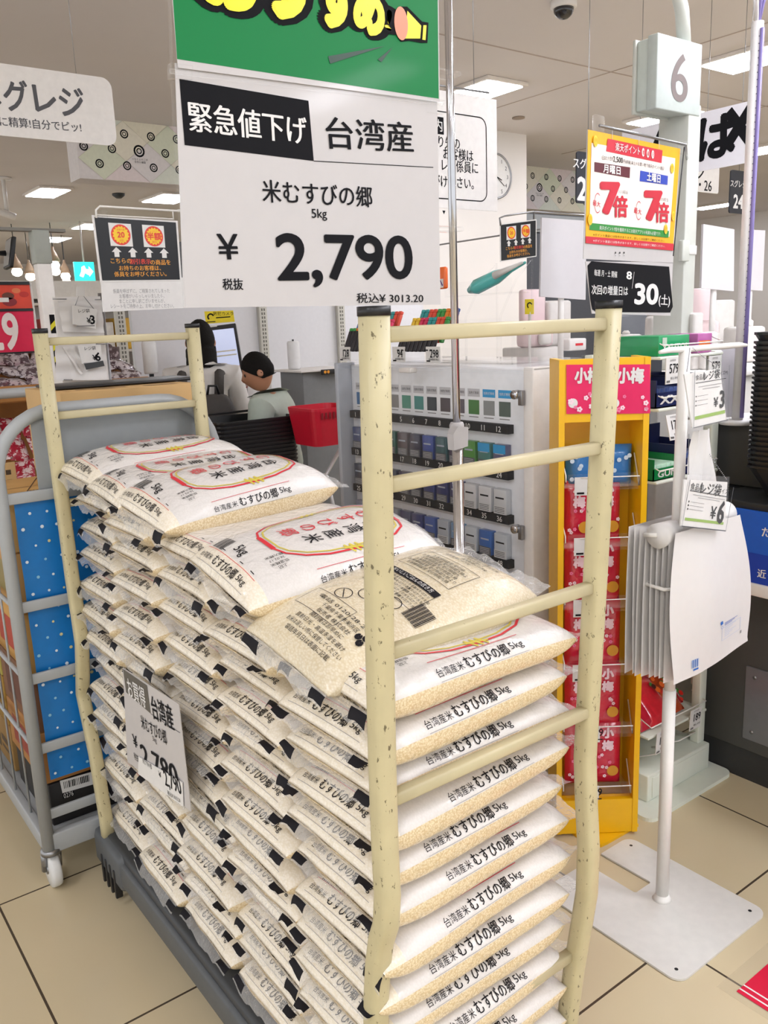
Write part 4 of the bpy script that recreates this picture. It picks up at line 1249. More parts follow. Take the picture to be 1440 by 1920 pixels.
MB().fbox(F, -.01, .51, zb_-.035, zb_, -.012, .01, WHITE, .004).build('white_ledge', t)

# cable pole on the counter
cp = thing('cable_pole', 'white ribbed cable pole with purple and grey wires flaring at its top', 'pole', (2.375, 1.385, 1.11))
e0, e1 = atd(1391, 775, 2.42), atd(1417, 60, 2.42)
LAV = mat('lavender_cable', '8478b4', .45); WC = mat('white_conduit', 'e4e2e2', .4)
ax = (e0+e1)/2
px_, py_ = 2.362, 1.392
MB().tube([(px_, py_, 1.11), (px_, py_, 2.2)], .016, WC, 14).lathe((px_, py_, 1.11), [(.05, 0), (.05, .01), (.02, .014)], WC, 18).build('conduit', cp)
m = MB()
for k in range(46): m.tube([(px_-.012, py_-.013, 1.35+.018*k), (px_+.003, py_-.0175, 1.352+.018*k)], .0012, mat('tie_dark', '4c4a6a', .5), 5)
m.build('cable_tie', cp)
MB().tube([(px_-.006, py_-.017, 1.13), (px_-.006, py_-.018, 2.18)], .006, LAV, 8).build('cable', cp)
for k, (dx, dy, mt) in enumerate(((-.09, -.02, WC), (-.05, .03, WC), (-.03, -.04, LAV), (.03, .05, LAV), (.07, -.03, LAV), (.11, 0, WC), (0, .02, STEEL))):
    MB().tube([(px_, py_, 2.18), (px_+dx*.15, py_+dy*.2, 2.24), (px_+dx*.6, py_+dy*.6, 2.36), (px_+dx, py_+dy, 2.5), (px_+dx, py_+dy, 3.0)], .004, mt, 6).build('wire', cp)

# ================================================================ register 6 pole, box, poster
PG = mat('pole_grey_white', 'c6c8c0', .45, noise=.02)
rp = thing('register_pole', 'pale register pole carrying the grey box numbered 6', 'pole', (2.47, 1.79, 1.246))
qa, qb = ony(1258, 300, 1.80), ony(1289, 300, 1.752)
x0_ = ony(1289, 300, 1.755).x; x1_ = ony(1308, 300, 1.755).x
MB().box((x0_, 1.755, 1.246), (x1_+.01, 1.87, 2.1), PG, .003).build('post', rp)
a0, a1 = ony(1234, 60, 1.752), ony(1318, 70, 1.752); b0 = ony(1231, 203, 1.752)
d1 = onx(1193, 75, a0.x)
m = MB().box((a0.x, 1.752, b0.z), (a1.x, 1.79, a0.z), mat('box_pale', 'bcc4c0', .45), .004)
FN = Fr((a0.x, 1.752, b0.z), X, Z)
m.text('6', FN, (a1.x-a0.x)*.5, (a0.z-b0.z)*.47, .2, mat('six_grey', '786e6c', .5), off=.012, lift=.001, res=8, sx=1.0)
m.build('number_box', rp)
MB().box((a0.x+.006, 1.79, b0.z+.005), (a1.x-.006, d1.y+.0, a0.z-.005), mat('box_pale2', 'c6cec8', .4), .004).box((a0.x-.002, d1.y, b0.z-.002), (a1.x, d1.y+.012, a0.z), PG, .003).build('rear_box', rp)
u0 = ony(1284, 68, 1.79); u1 = ony(1262, -80, 1.79)
MB().tube([(u0.x, 1.79, a0.z-.01), (u0.x-.02, 1.79, a0.z+.1), (u1.x-.02, 1.79, u1.z), (u1.x-.06, 1.79, 3.0)], .022, PG, 14).build('lamp_pole', rp)
MB().box((x0_-.002, 1.752, 1.63), (x1_+.012, 1.76, 1.66), CARD, .002).box((x0_-.03, 1.74, ony(1270, 490, 1.75).z), (x0_+.01, 1.757, ony(1270, 450, 1.75).z), PG, .003).build('switch', rp)
# poster
ra = .17
prt = atd(1278, 280, 2.55)
FP = Fr(prt, yaw(ra), Z)
pp = thing('point_poster', 'yellow bordered point day poster with two red sevens hung from the pole', 'poster', FP.p(-.12, -.2, 0))
def hp(*q): return hit(FP, *q)
PY = mat('poster_yellow', 'f0b01c', .35, coat=.2); PR = mat('poster_red', 'c8283c', .4); PW = mat('poster_cream', 'f0e4dc', .45); PGN = mat('poster_green', '2c8a38', .4)
m = MB().prism(FP, quadpx(FP, (1094, 485), (1262, 494), (1276, 279), (1102, 243)), -.002, 0, GLOSSC)
m.flat(FP, quadpx(FP, (1097, 456), (1261, 470), (1275, 279), (1102, 243)), PY, .001)
m.flat(FP, quadpx(FP, (1104, 430), (1254, 444), (1265, 297), (1108, 268)), PW, .0018)
m.flat(FP, quadpx(FP, (1097, 456), (1261, 470), (1262, 457), (1097, 443)), PR, .0024)
m.flat(FP, quadpx(FP, (1104, 431), (1252, 446), (1253, 433), (1105, 418)), PGN, .0024)
m.flat(FP, quadpx(FP, (1135, 284), (1239, 306), (1241, 282), (1138, 260)), PR, .0024)
ptext(m, '楽天ポイント', FP, 1152, 1198, 275, 17, CARD, .0034, .01, 284)
for k, ch in enumerate('増量日'):
    a, b = hp(1204+9*k, 286+2*k); m.disc(FP, a, b, .0085, CARD, .0034, 14, .0115); m.text(ch, FP, a, b, .013, PR, lift=.0042)
ptext(m, '1日あたり合計', FP, 1126, 1148, 296, 9, INK, .003, 0, 298, 1); ptext(m, '2,500', FP, 1148, 1166, 299, 15, INK, .003, .01, 302); ptext(m, '円(税抜)以上のお買い物で楽天ポイント進呈!', FP, 1167, 1244, 303, 8, INK, .003, 0, 317, 1)
MAR = mat('poster_maroon', '5e2430', .4); PBL = mat('poster_blue', '2c46b0', .4)
for pts, mt, tx, x0, x1, y0, y1 in ((((1113, 322), (1179, 334), (1180, 314), (1113, 304)), MAR, '月曜日', 1129, 1161, 316, 321), (((1198, 340), (1250, 347), (1251, 330), (1199, 320)), PBL, '土曜日', 1211, 1236, 331, 336)):
    m.flat(FP, quadpx(FP, *pts), mt, .0026); ptext(m, tx, FP, x0, x1, y0, 17, CARD, .0036, .03, y1, 3)
for dx, dy, s_ in ((0, 0, 1), (82, 14, .93)):
    ptext(m, '7', FP, 1127+dx, 1158+dx*.97, 372+dy, 78*s_, PR, .003, .05, 372+dy, 4)
    ptext(m, '倍', FP, 1148+dx*.95, 1174+dx*.95, 387+dy*.8, 42*s_, PR, .0038, .03, 388+dy*.8, 3)
    ptext(m, '3.5%相当', FP, 1158+dx*.93, 1175+dx*.93, 359+dy, 8, GREYP, .003, 0, 361+dy, 1)
    a, b = hp(1119+dx*.94, 381+dy); m.ring(FP, a, b, .0155, .0168, PR, .003, 24, PI*.3, PI*1.75, 1.5); ptext(m, '最大', FP, 1110+dx*.94, 1124+dx*.94, 380+dy, 12, PR, .003, .01, 384+dy)
ptext(m, '楽天ポイント7倍を獲得するには楽天アプリの利用も必要です!', FP, 1122, 1236, 427, 8, CARD, .0034, 0, 439, 1)
for k in range(2): ptext(m, '※ポイント進呈には条件があります。詳しくは店頭でご確認ください。', FP, 1110, 1245, 440+16*k*.7, 5, INK if k == 0 else CARD, .0034, 0, 452+10*k, 1)
for px in ((1114, 265), (1258, 316), (1260, 405), (1246, 430), (1104, 412)):
    a, b = hp(*px); m.disc(FP, a, b, .0115, mat('coin_yellow', 'f2cc3c', .35), .0044, 16, .014); m.ring(FP, a, b, .007, .0085, PY, .005, 16); m.text('P', FP, a, b, .014, PY, lift=.005)
for k in range(3): a, b = hp(1153+8*k, 474); m.disc(FP, a, b, .003, INK, .002, 8); m.line(FP, [(a-.003, b-.008), (a+.003, b-.008)], .002, GREYP, .002)
m.build('poster_sheet', pp)
m = MB().prism(FP, quadpx(FP, (1110, 588), (1257, 592), (1262, 492), (1098, 490)), -.002, 0, GLOSSC)
m.flat(FP, quadpx(FP, (1118, 585), (1256, 586), (1261, 575), (1254, 500), (1108, 490), (1101, 498), (1106, 560), (1110, 580)), INK, .001)
ptext(m, '毎週 月・土 開催', FP, 1113, 1156, 511, 13, CARD, .002, .01, 515); ptext(m, '8', FP, 1174, 1183, 516, 20, CARD, .002, .03, 517, 4)
m.line(FP, quadpx(FP, (1184, 541), (1188, 510)), .002, CARD, .002)
ptext(m, '次回の増量日は', FP, 1108, 1176, 543, 19, CARD, .002, .015, 546); ptext(m, '30', FP, 1190, 1232, 551, 52, CARD, .002, .035, 552, 5); ptext(m, '(土)', FP, 1234, 1255, 563, 22, CARD, .002, .02, 565)
m.build('date_card', pp)
m = MB().tube([FP.p(*hp(1122, 236), .004), FP.p(*hp(1283, 272), .004)], .0042, STEEL, 8); m.build('hanging_rod', pp)
MB().fbox(FP, *(hp(1114, 236)[0], hp(1130, 236)[0]), *(hp(1120, 246)[1], hp(1120, 216)[1]), -.006, .006, CLEAR, .003).build('rod_clip', pp)
MB().fbox(FP, *(hp(1272, 276)[0], hp(1286, 276)[0]), *(hp(1280, 290)[1], hp(1280, 268)[1]), -.006, .02, CLEAR, .003).build('rod_clip', pp)
MB().tube([FP.p(*hp(1283, 272), .004), (x0_, 1.757, FP.p(*hp(1283, 272)).z)], .004, STEEL, 8).build('arm', pp)
MB().tube([FP.p(*hp(1283, 276), .0), FP.p(*hp(1268, 420), .0), FP.p(*hp(1262, 480), 0)], .002, BLACK, 6).build('side_cord', pp)
for q in (1146, 1196, 1234): MB().tube([FP.p(*hp(q, 243+(q-1146)*.2), .003), FP.p(*hp(q, 262+(q-1146)*.2), .003)], .0008, CARD, 5).build('tie', pp)
# ================================================================ small price card on the rice bags
FC = Fr((.574, 0, 0), -Y, Z)
pcd = thing('hanging_price_card', 'white hanging price card with grey corner block on the left side of the rice bags', 'price card', FC.p(*hit(FC, 295, 1390)))
P = quadpx(FC, (239, 1428), (358, 1522), (335, 1321), (230, 1252))
m = MB().prism(FC, P, -.0016, 0, GLOSSC)
m.flat(FC, quadpx(FC, (237, 1298), (283, 1338), (276, 1285), (231, 1254)), mat('print_grey_brown', '5a554c', .5))
def dtext(tx, x0, y0, x1, y1, h, mt, off=0, res=2, lift=.0012):
    a0, b0 = hit(FC, x0, y0); a1, b1 = hit(FC, x1, y1)
    q = tdata(tx, res, 0)
    H = abs(hit(FC, (x0+x1)/2, (y0+y1)/2-h/2)[1]-hit(FC, (x0+x1)/2, (y0+y1)/2+h/2)[1])
    m.text(tx, FC, (a0+a1)/2, (b0+b1)/2, H, mt, off=off, sx=math.hypot(a1-a0, b1-b0)/((q[3]-q[2])*H), lift=lift, rot=math.atan2(b1-b0, a1-a0), res=res)
dtext('お買得', 240, 1287, 273, 1310, 36, CARD, .02)
dtext('台湾産', 285, 1325, 325, 1347, 44, INK, .02)
m.line(FC, quadpx(FC, (283, 1338), (338, 1374)), .001, INK)
dtext('米むすびの郷', 265, 1352, 313, 1384, 26, INK, .01); dtext('5kg', 287, 1385, 294, 1390, 12, INK)
dtext('¥', 250, 1387, 258, 1392, 28, INK, .01); dtext('税抜', 252, 1417, 261, 1423, 13, INK)
dtext('2,780', 266, 1416, 334, 1461, 50, INK, .02, 3)
m.build('card', pcd)
m = MB().prism(FC, quadpx(FC, (261, 1450), (346, 1512), (344, 1466), (262, 1418)), .0015, .0028, CARD)
dtext('米むすびの郷', 270, 1425, 287, 1437, 10, INK, 0, 1, .0036); dtext('¥', 300, 1449, 305, 1453, 14, INK, 0, 2, .0036)
dtext('2,790', 311, 1459, 342, 1477, 36, INK, .012, 3, .0036); dtext('税込¥ 3013.20', 317, 1485, 341, 1500, 9, INK, 0, 1, .0036)
m.build('price_sticker', pcd)

# ================================================================ grey roll cage behind the rice cart
CG = mat('cage_grey', 'a2a5a6', .4, noise=.03)
cg = thing('roll_cage', 'grey tubular roll cage with blue dotted sheet holding cartons', 'roll cage', (.75, 2.55, 0))
yc = 2.165
xl, xr = .466, 1.035
zt = ony(215, 757, yc).z; rad = .15
def arch(y, nm='end_frame'):
    pts = [(xl, y, .12), (xl, y, zt-rad)]
    for k in range(1, 8): a = PI-PI/2*k/8; pts.append((xl+rad+rad*math.cos(a), y, zt-rad+rad*math.sin(a)))
    pts += [(xl+rad, y, zt), (xr-rad, y, zt)]
    for k in range(1, 8): a = PI/2-PI/2*k/8; pts.append((xr-rad+rad*math.cos(a), y, zt-rad+rad*math.sin(a)))
    pts += [(xr, y, zt-rad), (xr, y, .12)]
    MB().tube(pts, .0165, CG, 14).build(nm, cg)
arch(yc); arch(2.95)
zr = [ony(q, w, yc).z for q, w in ((30, 935), (42, 1140), (64, 1273), (84, 1402), (100, 1524))]
for k, z in enumerate(zr): MB().box((xl, yc-.006, z-.014), (xr, yc+.004, z+.014), CG, .003).build('cross_bar', cg)
zb = ony(104, 1572, yc).z
MB().box((xl, yc-.012, zb-.035), (xr, yc+.012, zb+.02), CG, .004).build('base_beam', cg)
MB().box((xl-.012, yc, zb-.035), (xl+.012, 2.95, zb+.01), CG, .004).build('base_beam', cg)
MB().box((xr-.012, yc, zb-.035), (xr+.012, 2.95, zb+.01), CG, .004).build('base_beam', cg)
MB().box((xl, yc, zb-.01), (xr, 2.95, zb+.006), CG).build('deck', cg)
PNL = mat('cage_panel', '8f9394', .5, noise=.03)
pxl = ony(55, 800, yc).x+.005
MB().box((pxl, yc+.004, zr[0]+.012), (xr-.035, yc+.01, zt-.018), PNL, .002).build('plate', cg)
for z in (zr[1], zr[2], zr[3], zr[0]): MB().tube([(xl, yc, z), (xl, 2.95, z)], .006, CG, 8).build('side_bar', cg)
for k in range(1, 5): MB().tube([(xl, yc+.157*k, zb), (xl, yc+.157*k, zt-.1)], .0032, CG, 6).build('side_wire', cg)
for x in (xl+.005, xr-.005):
    for y in (yc+.0, 2.93):
        c = MB().lathe((x-.012, y+.02, .052), [(.016, 0), (.05, .002), (.052, .008), (.052, .02), (.05, .026), (.016, .028)], mat('wheel_white', 'dcdcda', .35), 24, X)
        c.lathe((x-.0145, y+.02, .052), [(.014, 0), (.014, .033)], STEEL, 12, X)
        c.tube([(x-.018, y+.02, .05), (x-.018, y+.01, .11)], .008, STEEL, 8).tube([(x+.02, y+.02, .05), (x+.02, y+.01, .11)], .008, STEEL, 8)
        c.lathe((x, y+.006, .104), [(.026, 0), (.026, .012), (.018, .016)], STEEL, 16)
        c.build('caster', cg)
BLD = mat('blue_sheet', '0a76c2', .4, noise=.05, coat=.15)
zs0 = ony(100, 1459, yc+.02).z
m = MB()
nx_, nz_ = 12, 30
vs = [(xl+.03+(xr-xl-.06)*i/nx_, yc+.014+.003*math.sin(j*.8+i*.2), zs0+(zr[0]-.005-zs0)*j/nz_) for i in range(nx_+1) for j in range(nz_+1)]
m.add(vs, [(i*(nz_+1)+j, (i+1)*(nz_+1)+j, (i+1)*(nz_+1)+j+1, i*(nz_+1)+j+1) for i in range(nx_) for j in range(nz_)], BLD, True)
q = random.Random(4)
Fb = Fr((0, yc+.0105, 0), X, Z)
dots = [mat('dot_white', 'dfe9f0', .5), mat('dot_blue', '8cc4e0', .5), mat('dot_cream', 'd8d09a', .5)]
for i in range(13):
    for j in range(20):
        a = xl+.045+.04*i+(.02 if j % 2 else 0)+q.uniform(-.004, .004); b = zs0+.02+.041*j+q.uniform(-.004, .004)
        if b < zr[0]-.02 and a < xr-.04: m.disc(Fb, a, b, q.uniform(.003, .0048), dots[q.choice((0, 0, 1, 2))], .0004, 8)
tag(m.build('blue_dotted_sheet'), 'blue sheet with white dots hung behind the roll cage bars', 'sheet')
# cartons in the cage
def carton(x0, x1, y0, y1, z0, z1, col, lab, extra=None, name='carton'):
    m = MB().box((x0, y0, z0), (x1, y1, z1), mat('carton_'+col, col, .7, noise=.04, scale=12), .003)
    F = Fr((x0, y1, z0), -Y, Z); FT_ = Fr((x0, y0, z1), X, Y)
    h = z1-z0; w = y1-y0
    if extra: extra(m, F, w, h, FT_, x1-x0)
    tag(m.build(name), lab, 'carton', None)
TAPE = mat('carton_tape', 'b08a58', .4); CINK = mat('carton_ink', '4a3826', .6)
def side1(c):
    def f(m, F, w, h, FT_, l):
        m.rect(F, w*.15, w*.6, h*.2, h*.75, mat('ctn_art_'+c, c, .5)); m.line(F, [(w*.65, h*.3), (w*.9, h*.3)], .01, CINK); m.line(F, [(w*.65, h*.5), (w*.85, h*.5)], .02, CINK)
    return f
def topmarks(m, F, w, h, FT_, l):
    for k in range(4): m.line(FT_, [(l*.1+l*.2*k, w*.1), (l*.3+l*.2*k, w*.9)], .003, CINK)
    m.line(FT_, [(0, w*.5), (l, w*.5)], .004, TAPE); m.text('取扱注意', FT_, l*.3, w*.25, .04, CINK, lift=.001)
z0 = zb+.007
carton(xl+.03, xr-.03, yc+.05, yc+.38, z0, z0+.12, '1c1a1a', 'black carton with white bar code label at the bottom of the roll cage', lambda m, F, w, h, FT_, l: None)
Fk = Fr((0, yc+.05, 0), X, Z)
lb = thing('stock_label', 'white bar code label reading 0276 on the bottom black carton', 'label', Fk.p(*hit(Fk, 143, 1480)))
m = MB().prism(Fk, quadpx(Fk, (117, 1487), (176, 1470), (172, 1447), (112, 1464)), .0003, .0012, CARD)
qq = random.Random(2)
for k in range(16):
    a0, b0 = hit(Fk, 119+3.1*k, 1471-.9*k); m.rect(Fk, a0, a0+qq.choice((.0015, .003)), b0-.012, b0+.008, INK, .0016)
a0, b0 = hit(Fk, 118, 1497); a1, b1 = hit(Fk, 138, 1481); m.rect(Fk, a0, a1, b0, b1, INK, .0018); m.text('0276', Fk, (a0+a1)/2, (b0+b1)/2, .02, CARD, lift=.0024, fit=(a1-a0)*.85)
m.build('paper', lb)
lay = [('a8743c', '8a2c20', 'brown carton with red print low at the cage\'s left side'), ('7a5236', '5a2a1c', 'dark brown carton second up at the cage\'s left side'), ('c0914c', 'a8321e', 'tan carton with red oval print third up at the cage\'s left side'), ('b58a50', '8a7a44', 'light brown carton fourth up at the cage\'s left side'), ('c49a5c', '9a6a3a', 'tan carton topmost at the cage\'s left side')]
zz = z0+.125
hh = [.15, .16, .17, .16, .14]
for k, (c, a, l) in enumerate(lay):
    carton(xl+.022, xr-.03, yc+.05, yc+.38, zz, zz+hh[k]-.004, c, l, side1(a)if k < 4 else lambda m, F, w, h, FT_, l_: (side1('9a6a3a')(m, F, w, h, FT_, l_), topmarks(m, F, w, h, FT_, l_)))
    carton(xl+.022, xr-.03, yc+.40, yc+.76, zz-.11, zz-.11+hh[k]-.004, ['8a6a3a', '93702c', 'a89a4a', '6e5030', 'b98e50'][k], f'carton at the rear of the roll cage, {["lowest", "second up", "third up", "fourth up", "topmost"][k]} on the left side', side1(['4a3a1c', 'c8b040', '6a6a34', '3a2c1c', '8a5a2c'][k]))
    zz += hh[k]
# long carton on top
ctz = ony(110, 737, 2.32).z
m = MB()
CB = mat('carton_kraft', 'c7a26c', .7, noise=.04, scale=10)
x0 = ony(112, 737, 2.32).x; x1 = ony(366, 718, 2.32).x
m.box((x0, 2.32, zz+.002), (x1, 2.66, ctz), CB, .003)
Fk2 = Fr((x0, 2.32, ctz), X, Y)
m.line(Fk2, [(.06, .06), (.2, .06)], .012, CINK, .001); m.line(Fk2, [(.25, .04), (.34, .04)], .05, mat('carton_pale_print', 'a98a5c', .7), .001); m.line(Fk2, [(.1, .03), (.16, .03)], .006, CINK, .001)
Fk3 = Fr((x0, 2.32, zz), X, Z)
m.ring(Fk3, .1, ctz-zz-.05, .02, .025, CINK)
o = m.build('long_carton'); tag(o, 'long kraft carton with open black lined flap on top of the cage load', 'carton')
m = MB().box((ony(104, 722, 2.42).x, 2.42, ctz+.002), (ony(343, 700, 2.55).x, 2.62, ctz+.01), BLACK, .003)
tag(m.build('black_tray'), 'flat black tray resting on the long kraft carton', 'tray')

# ================================================================ black basket stack and red basket cart
def bw(y): return ony(560, 779, y).x-ony(410, 794, y).x
yb_ = 2.4
while bw(yb_) < .43: yb_ += .01
bx0, bx1 = ony(410, 794, yb_).x, ony(560, 779, yb_).x
bz = ony(485, 786, yb_).z
n = 16
for k in range(n):
    z = bz-.105-.019*(n-1-k)
    o = basket(MB(), bx0, bx1, yb_, yb_+.32, z, .105, BSK).build('shopping_basket')
    if k == n-1: MB().tube([(bx0+.03, yb_+.31, bz), (bx0+.05, yb_+.325, bz+.012), (bx1-.05, yb_+.325, bz+.012), (bx1-.03, yb_+.31, bz)], .006, BSK, 8).build('handle', o)
    tag(o, f'black shopping basket, {"topmost" if k == n-1 else "lowest" if k == 0 else str(n-k)+" rims down from the top"} in the stack behind the rice', 'shopping basket', 'black baskets behind the rice')
m = MB().box((bx0+.03, yb_+.03, .12), (bx1-.03, yb_+.29, bz-.105-.019*(n-1)-.002), DARK, .006)
for x in (bx0+.06, bx1-.06):
    for y in (yb_+.06, yb_+.26): m.lathe((x, y, 0), [(.02, 0), (.02, .12)], BLACK, 10)
tag(m.build('basket_stand'), 'dark stand under the black basket stack behind the rice', 'stand')
RB = mat('basket_red', 'd8203a', .35, noise=.03)
d0 = atd(603, 757, 4.1)
rx, ry, rz_ = d0.x, d0.y, d0.z
sc = thing('shopping_cart', 'white framed shopping cart beside the boy', 'cart', (rx, ry, 0))
WF = mat('cart_frame', 'd0d0d0', .3, .3)
for s_ in (-1, 1):
    y = ry+.15*s_
    MB().tube([(rx+.26, y, rz_+.06), (rx+.2, y, rz_-.25), (rx+.1, y, rz_-.38), (rx-.2, y, rz_-.36)], .011, WF, 8).build('side_frame', sc)
    MB().tube([(rx+.1, y, rz_-.38), (rx+.22, y, .12), (rx-.28, y, .12)], .011, WF, 8).build('leg_frame', sc)
    for x in (rx+.2, rx-.25): MB().lathe((x, y-.012, .05), [(.02, 0), (.05, .002), (.05, .022), (.02, .024)], BLACK, 16, Y).build('wheel', sc)
MB().tube([(rx+.26, ry-.15, rz_+.06), (rx+.26, ry+.15, rz_+.06)], .014, RB, 10).build('handle', sc)
MB().tube([(rx-.2, ry-.15, rz_-.36), (rx-.2, ry+.15, rz_-.36)], .01, WF, 8).build('cross_bar', sc)
m = basket(MB(), rx-.13, rx+.13, ry-.13, ry+.13, rz_-.19, .18, RB)
Fq = Fr((rx-.13, ry-.13, rz_-.06), X, Z)
for k in range(6): m.rect(Fq, .04+.022*k, .052+.022*k, -.0, .03, mat('basket_red_dark', '8c1020', .5), .001)
o = m.build('red_basket'); tag(o, 'red shopping basket riding on the cart beside the boy', 'shopping basket')

# ================================================================ white partition, kiosk, scale table
pw = thing('partition', 'long white slotted partition behind the self checkout', 'partition', (3.3, 5.2, 0))
xa = ony(246, 600, 5.2).x; ztp = ony(300, 570, 5.2).z
PAN = mat('partition_white', 'dcdce0', .5, noise=.02)
MB().box((xa, 5.2, 0), (4.33, 5.24, ztp), PAN, .003).build('panel', pw)
SLOT = mat('slot_dark', '6a6860', .6)
for px0 in (228, 495, 641):
    x = ony(px0, 620, 5.17).x
    m = MB().box((x-.03, 5.165, 0), (x+.03, 5.199, ztp+.03), mat('upright_grey', 'c6c4ba', .45), .003)
    Fu = Fr((x, 5.165, 0), X, Z)
    for k in range(60): m.rect(Fu, .004, .014, .05+.026*k, .066+.026*k, SLOT); m.rect(Fu, -.014, -.004, .05+.026*k, .066+.026*k, SLOT)
    m.build('slotted_upright', pw)
kd = 4.9
ks = thing('self_checkout', 'white self checkout kiosk with tall touch screen and red lit scanner', 'kiosk', (atd(440, 740, 4.9).x, atd(440, 740, 4.9).y, 0))
FK = Fr(atd(428, 655, kd), CR, -CD)
def hk(*p): return hit(FK, *p)
m = MB().prism(FK, quadpx(FK, (402, 708), (457, 702), (441, 606), (388, 613)), -.03, 0, BLACK)
SCR = mat('screen_lit', 'c4cdea', .3, emit=.35, noise=.02)
m.flat(FK, quadpx(FK, (406, 700), (451, 694), (438, 615), (394, 620)), SCR, .001)
for y, x0, x1, c in ((660, 400, 442, 'e8e2d0'), (668, 402, 444, 'e0dcc8'), (690, 424, 450, 'e2a8b0')): m.line(FK, quadpx(FK, (x0, y+1), (x1, y-4)), .008, mat('ui_'+c, c, .4), .002)
m.line(FK, quadpx(FK, (390, 613), (407, 611)), .008, CARD, .002)
m.build('touch_screen', ks)
YT = mat('yellow_tag', 'f0d81c', .4)
m = MB().prism(FK, quadpx(FK, (386, 607), (440, 603), (437, 582), (383, 584)), -.004, 0, YT)
m.ring(FK, *hk(395, 594), .012, .02, INK, .001, 12, .3, 4.2); m.line(FK, quadpx(FK, (405, 590), (432, 588)), .012, YT, .001); m.line(FK, quadpx(FK, (405, 596), (432, 594)), .006, INK, .001); m.line(FK, quadpx(FK, (388, 604), (404, 603)), .005, INK, .001)
m.text('防犯カメラ', FK, *hk(419, 588), .024, INK, lift=.002, res=1)
m.build('yellow_sign', ks)
c0 = atd(440, 700, 5.0)
c = Fr((c0.x, c0.y, 0), yaw(-.05), Z)
MB().fbox(c, -.12, .26, 0, 1.16, -.32, -.03, WHITE, .015).build('body', ks)
MB().fbox(c, -.14, .3, .80, .84, -.05, .22, WHITE, .008).build('tray', ks)
m = MB().prism(FK, quadpx(FK, (434, 754), (461, 750), (460, 712), (430, 716)), -.08, .0, mat('scanner_dark', '5a1030', .25, coat=.5))
m.flat(FK, quadpx(FK, (432, 722), (459, 719), (459, 713), (431, 716)), mat('scanner_light', 'ff5a9c', .4, emit=2.2), .001)
m.build('scanner', ks)
MB().fbox(c, .1, .3, .95, 1.0, 0, .12, WHITE, .006).build('scanner_mount', ks)
td = 4.9
t0_, t1_ = atd(530, 694, td), atd(612, 690, td)
st = thing('scale_table', 'grey packing table with white top and black scale panel', 'table', ((t0_.x+t1_.x)/2, (t0_.y+t1_.y)/2, 0))
Ft = Fr(t0_, X, Z); w_ = .37
zt_ = t0_.z
MB().box((t0_.x, t0_.y-.2, zt_-.012), (t0_.x+w_, t0_.y+.12, zt_), WHITE, .003).build('top', st)
MB().box((t0_.x+.04, t0_.y-.15, 0), (t0_.x+w_-.07, t0_.y+.1, zt_-.012), mat('table_grey', '7c7e80', .5), .004).build('cabinet', st)
m = MB().box((t0_.x+.13, t0_.y-.215, zt_-.03), (t0_.x+w_-.02, t0_.y-.2, zt_-.002), BLACK, .003)
for k in range(2): m.disc(Fr((0, t0_.y-.215, zt_-.016), X, Z), t0_.x+.15+.022*k, 0, .009, mat('orange_button', 'e89a1c', .4), .001, 12)
m.build('scale_panel', st)
for px0, dd, lab in ((557, 4.9, 'white roll of plastic bags standing on the scale table'), (283, 4.3, 'white roll of plastic bags left of the adult')):
    a = atd(px0, 690, dd); b = atd(px0, 640, dd)
    zb0 = zt_ if dd == 4.9 else a.z-.03
    y_ = t0_.y-.02 if dd == 4.9 else a.y
    m = MB().lathe((a.x, y_, zb0+.002), [(.033, 0), (.036, .01), (.036, b.z-zb0-.01), (.03, b.z-zb0)], mat('roll_white', 'e6e6e6', .5), 20).lathe((a.x, y_, b.z), [(.006, 0), (.006, .012)], DARK, 8)
    if dd != 4.9: m.lathe((a.x, y_, 0), [(.1, 0), (.1, .01), (.012, .012), (.012, zb0)], DARK, 16)
    tag(m.build('bag_roll'), lab, 'plastic bag roll')
# second white shelf table right of the boy
m = MB().box((t0_.x+.42, t0_.y-.1, .0), (t0_.x+.62, t0_.y+.3, .62), mat('shelf_white', 'd4d4d4', .5), .004)
tag(m.build('side_cabinet'), 'low white cabinet right of the red basket', 'cabinet')

# ================================================================ people
def skinmesh(verts, edges, radii, root=0, sub=2):
    me = bpy.data.meshes.new('b'); me.from_pydata([tuple(v) for v in verts], edges, [])
    o = bpy.data.objects.new('b', me); COL.objects.link(o)
    o.modifiers.new('s', 'SKIN')
    sv = me.skin_vertices[0].data
    for i, r_ in enumerate(radii): sv[i].radius = r_ if isinstance(r_, tuple) else (r_, r_); sv[i].use_root = i == root
    s2 = o.modifiers.new('d', 'SUBSURF'); s2.levels = sub; s2.render_levels = sub
    bpy.context.view_layer.update()
    e = o.evaluated_get(bpy.context.evaluated_depsgraph_get()); t = e.to_mesh()
    r_ = ([v.co.copy() for v in t.vertices], [list(p.vertices) for p in t.polygons])
    e.to_mesh_clear(); bpy.data.objects.remove(o); bpy.data.meshes.remove(me)
    return r_
SKINM = mat('skin', 'b98466', .5, noise=.03); HAIR = mat('hair_black', '120f0d', .75, spec=.2, noise=.2, scale=120, bump=.3, bscale=180)
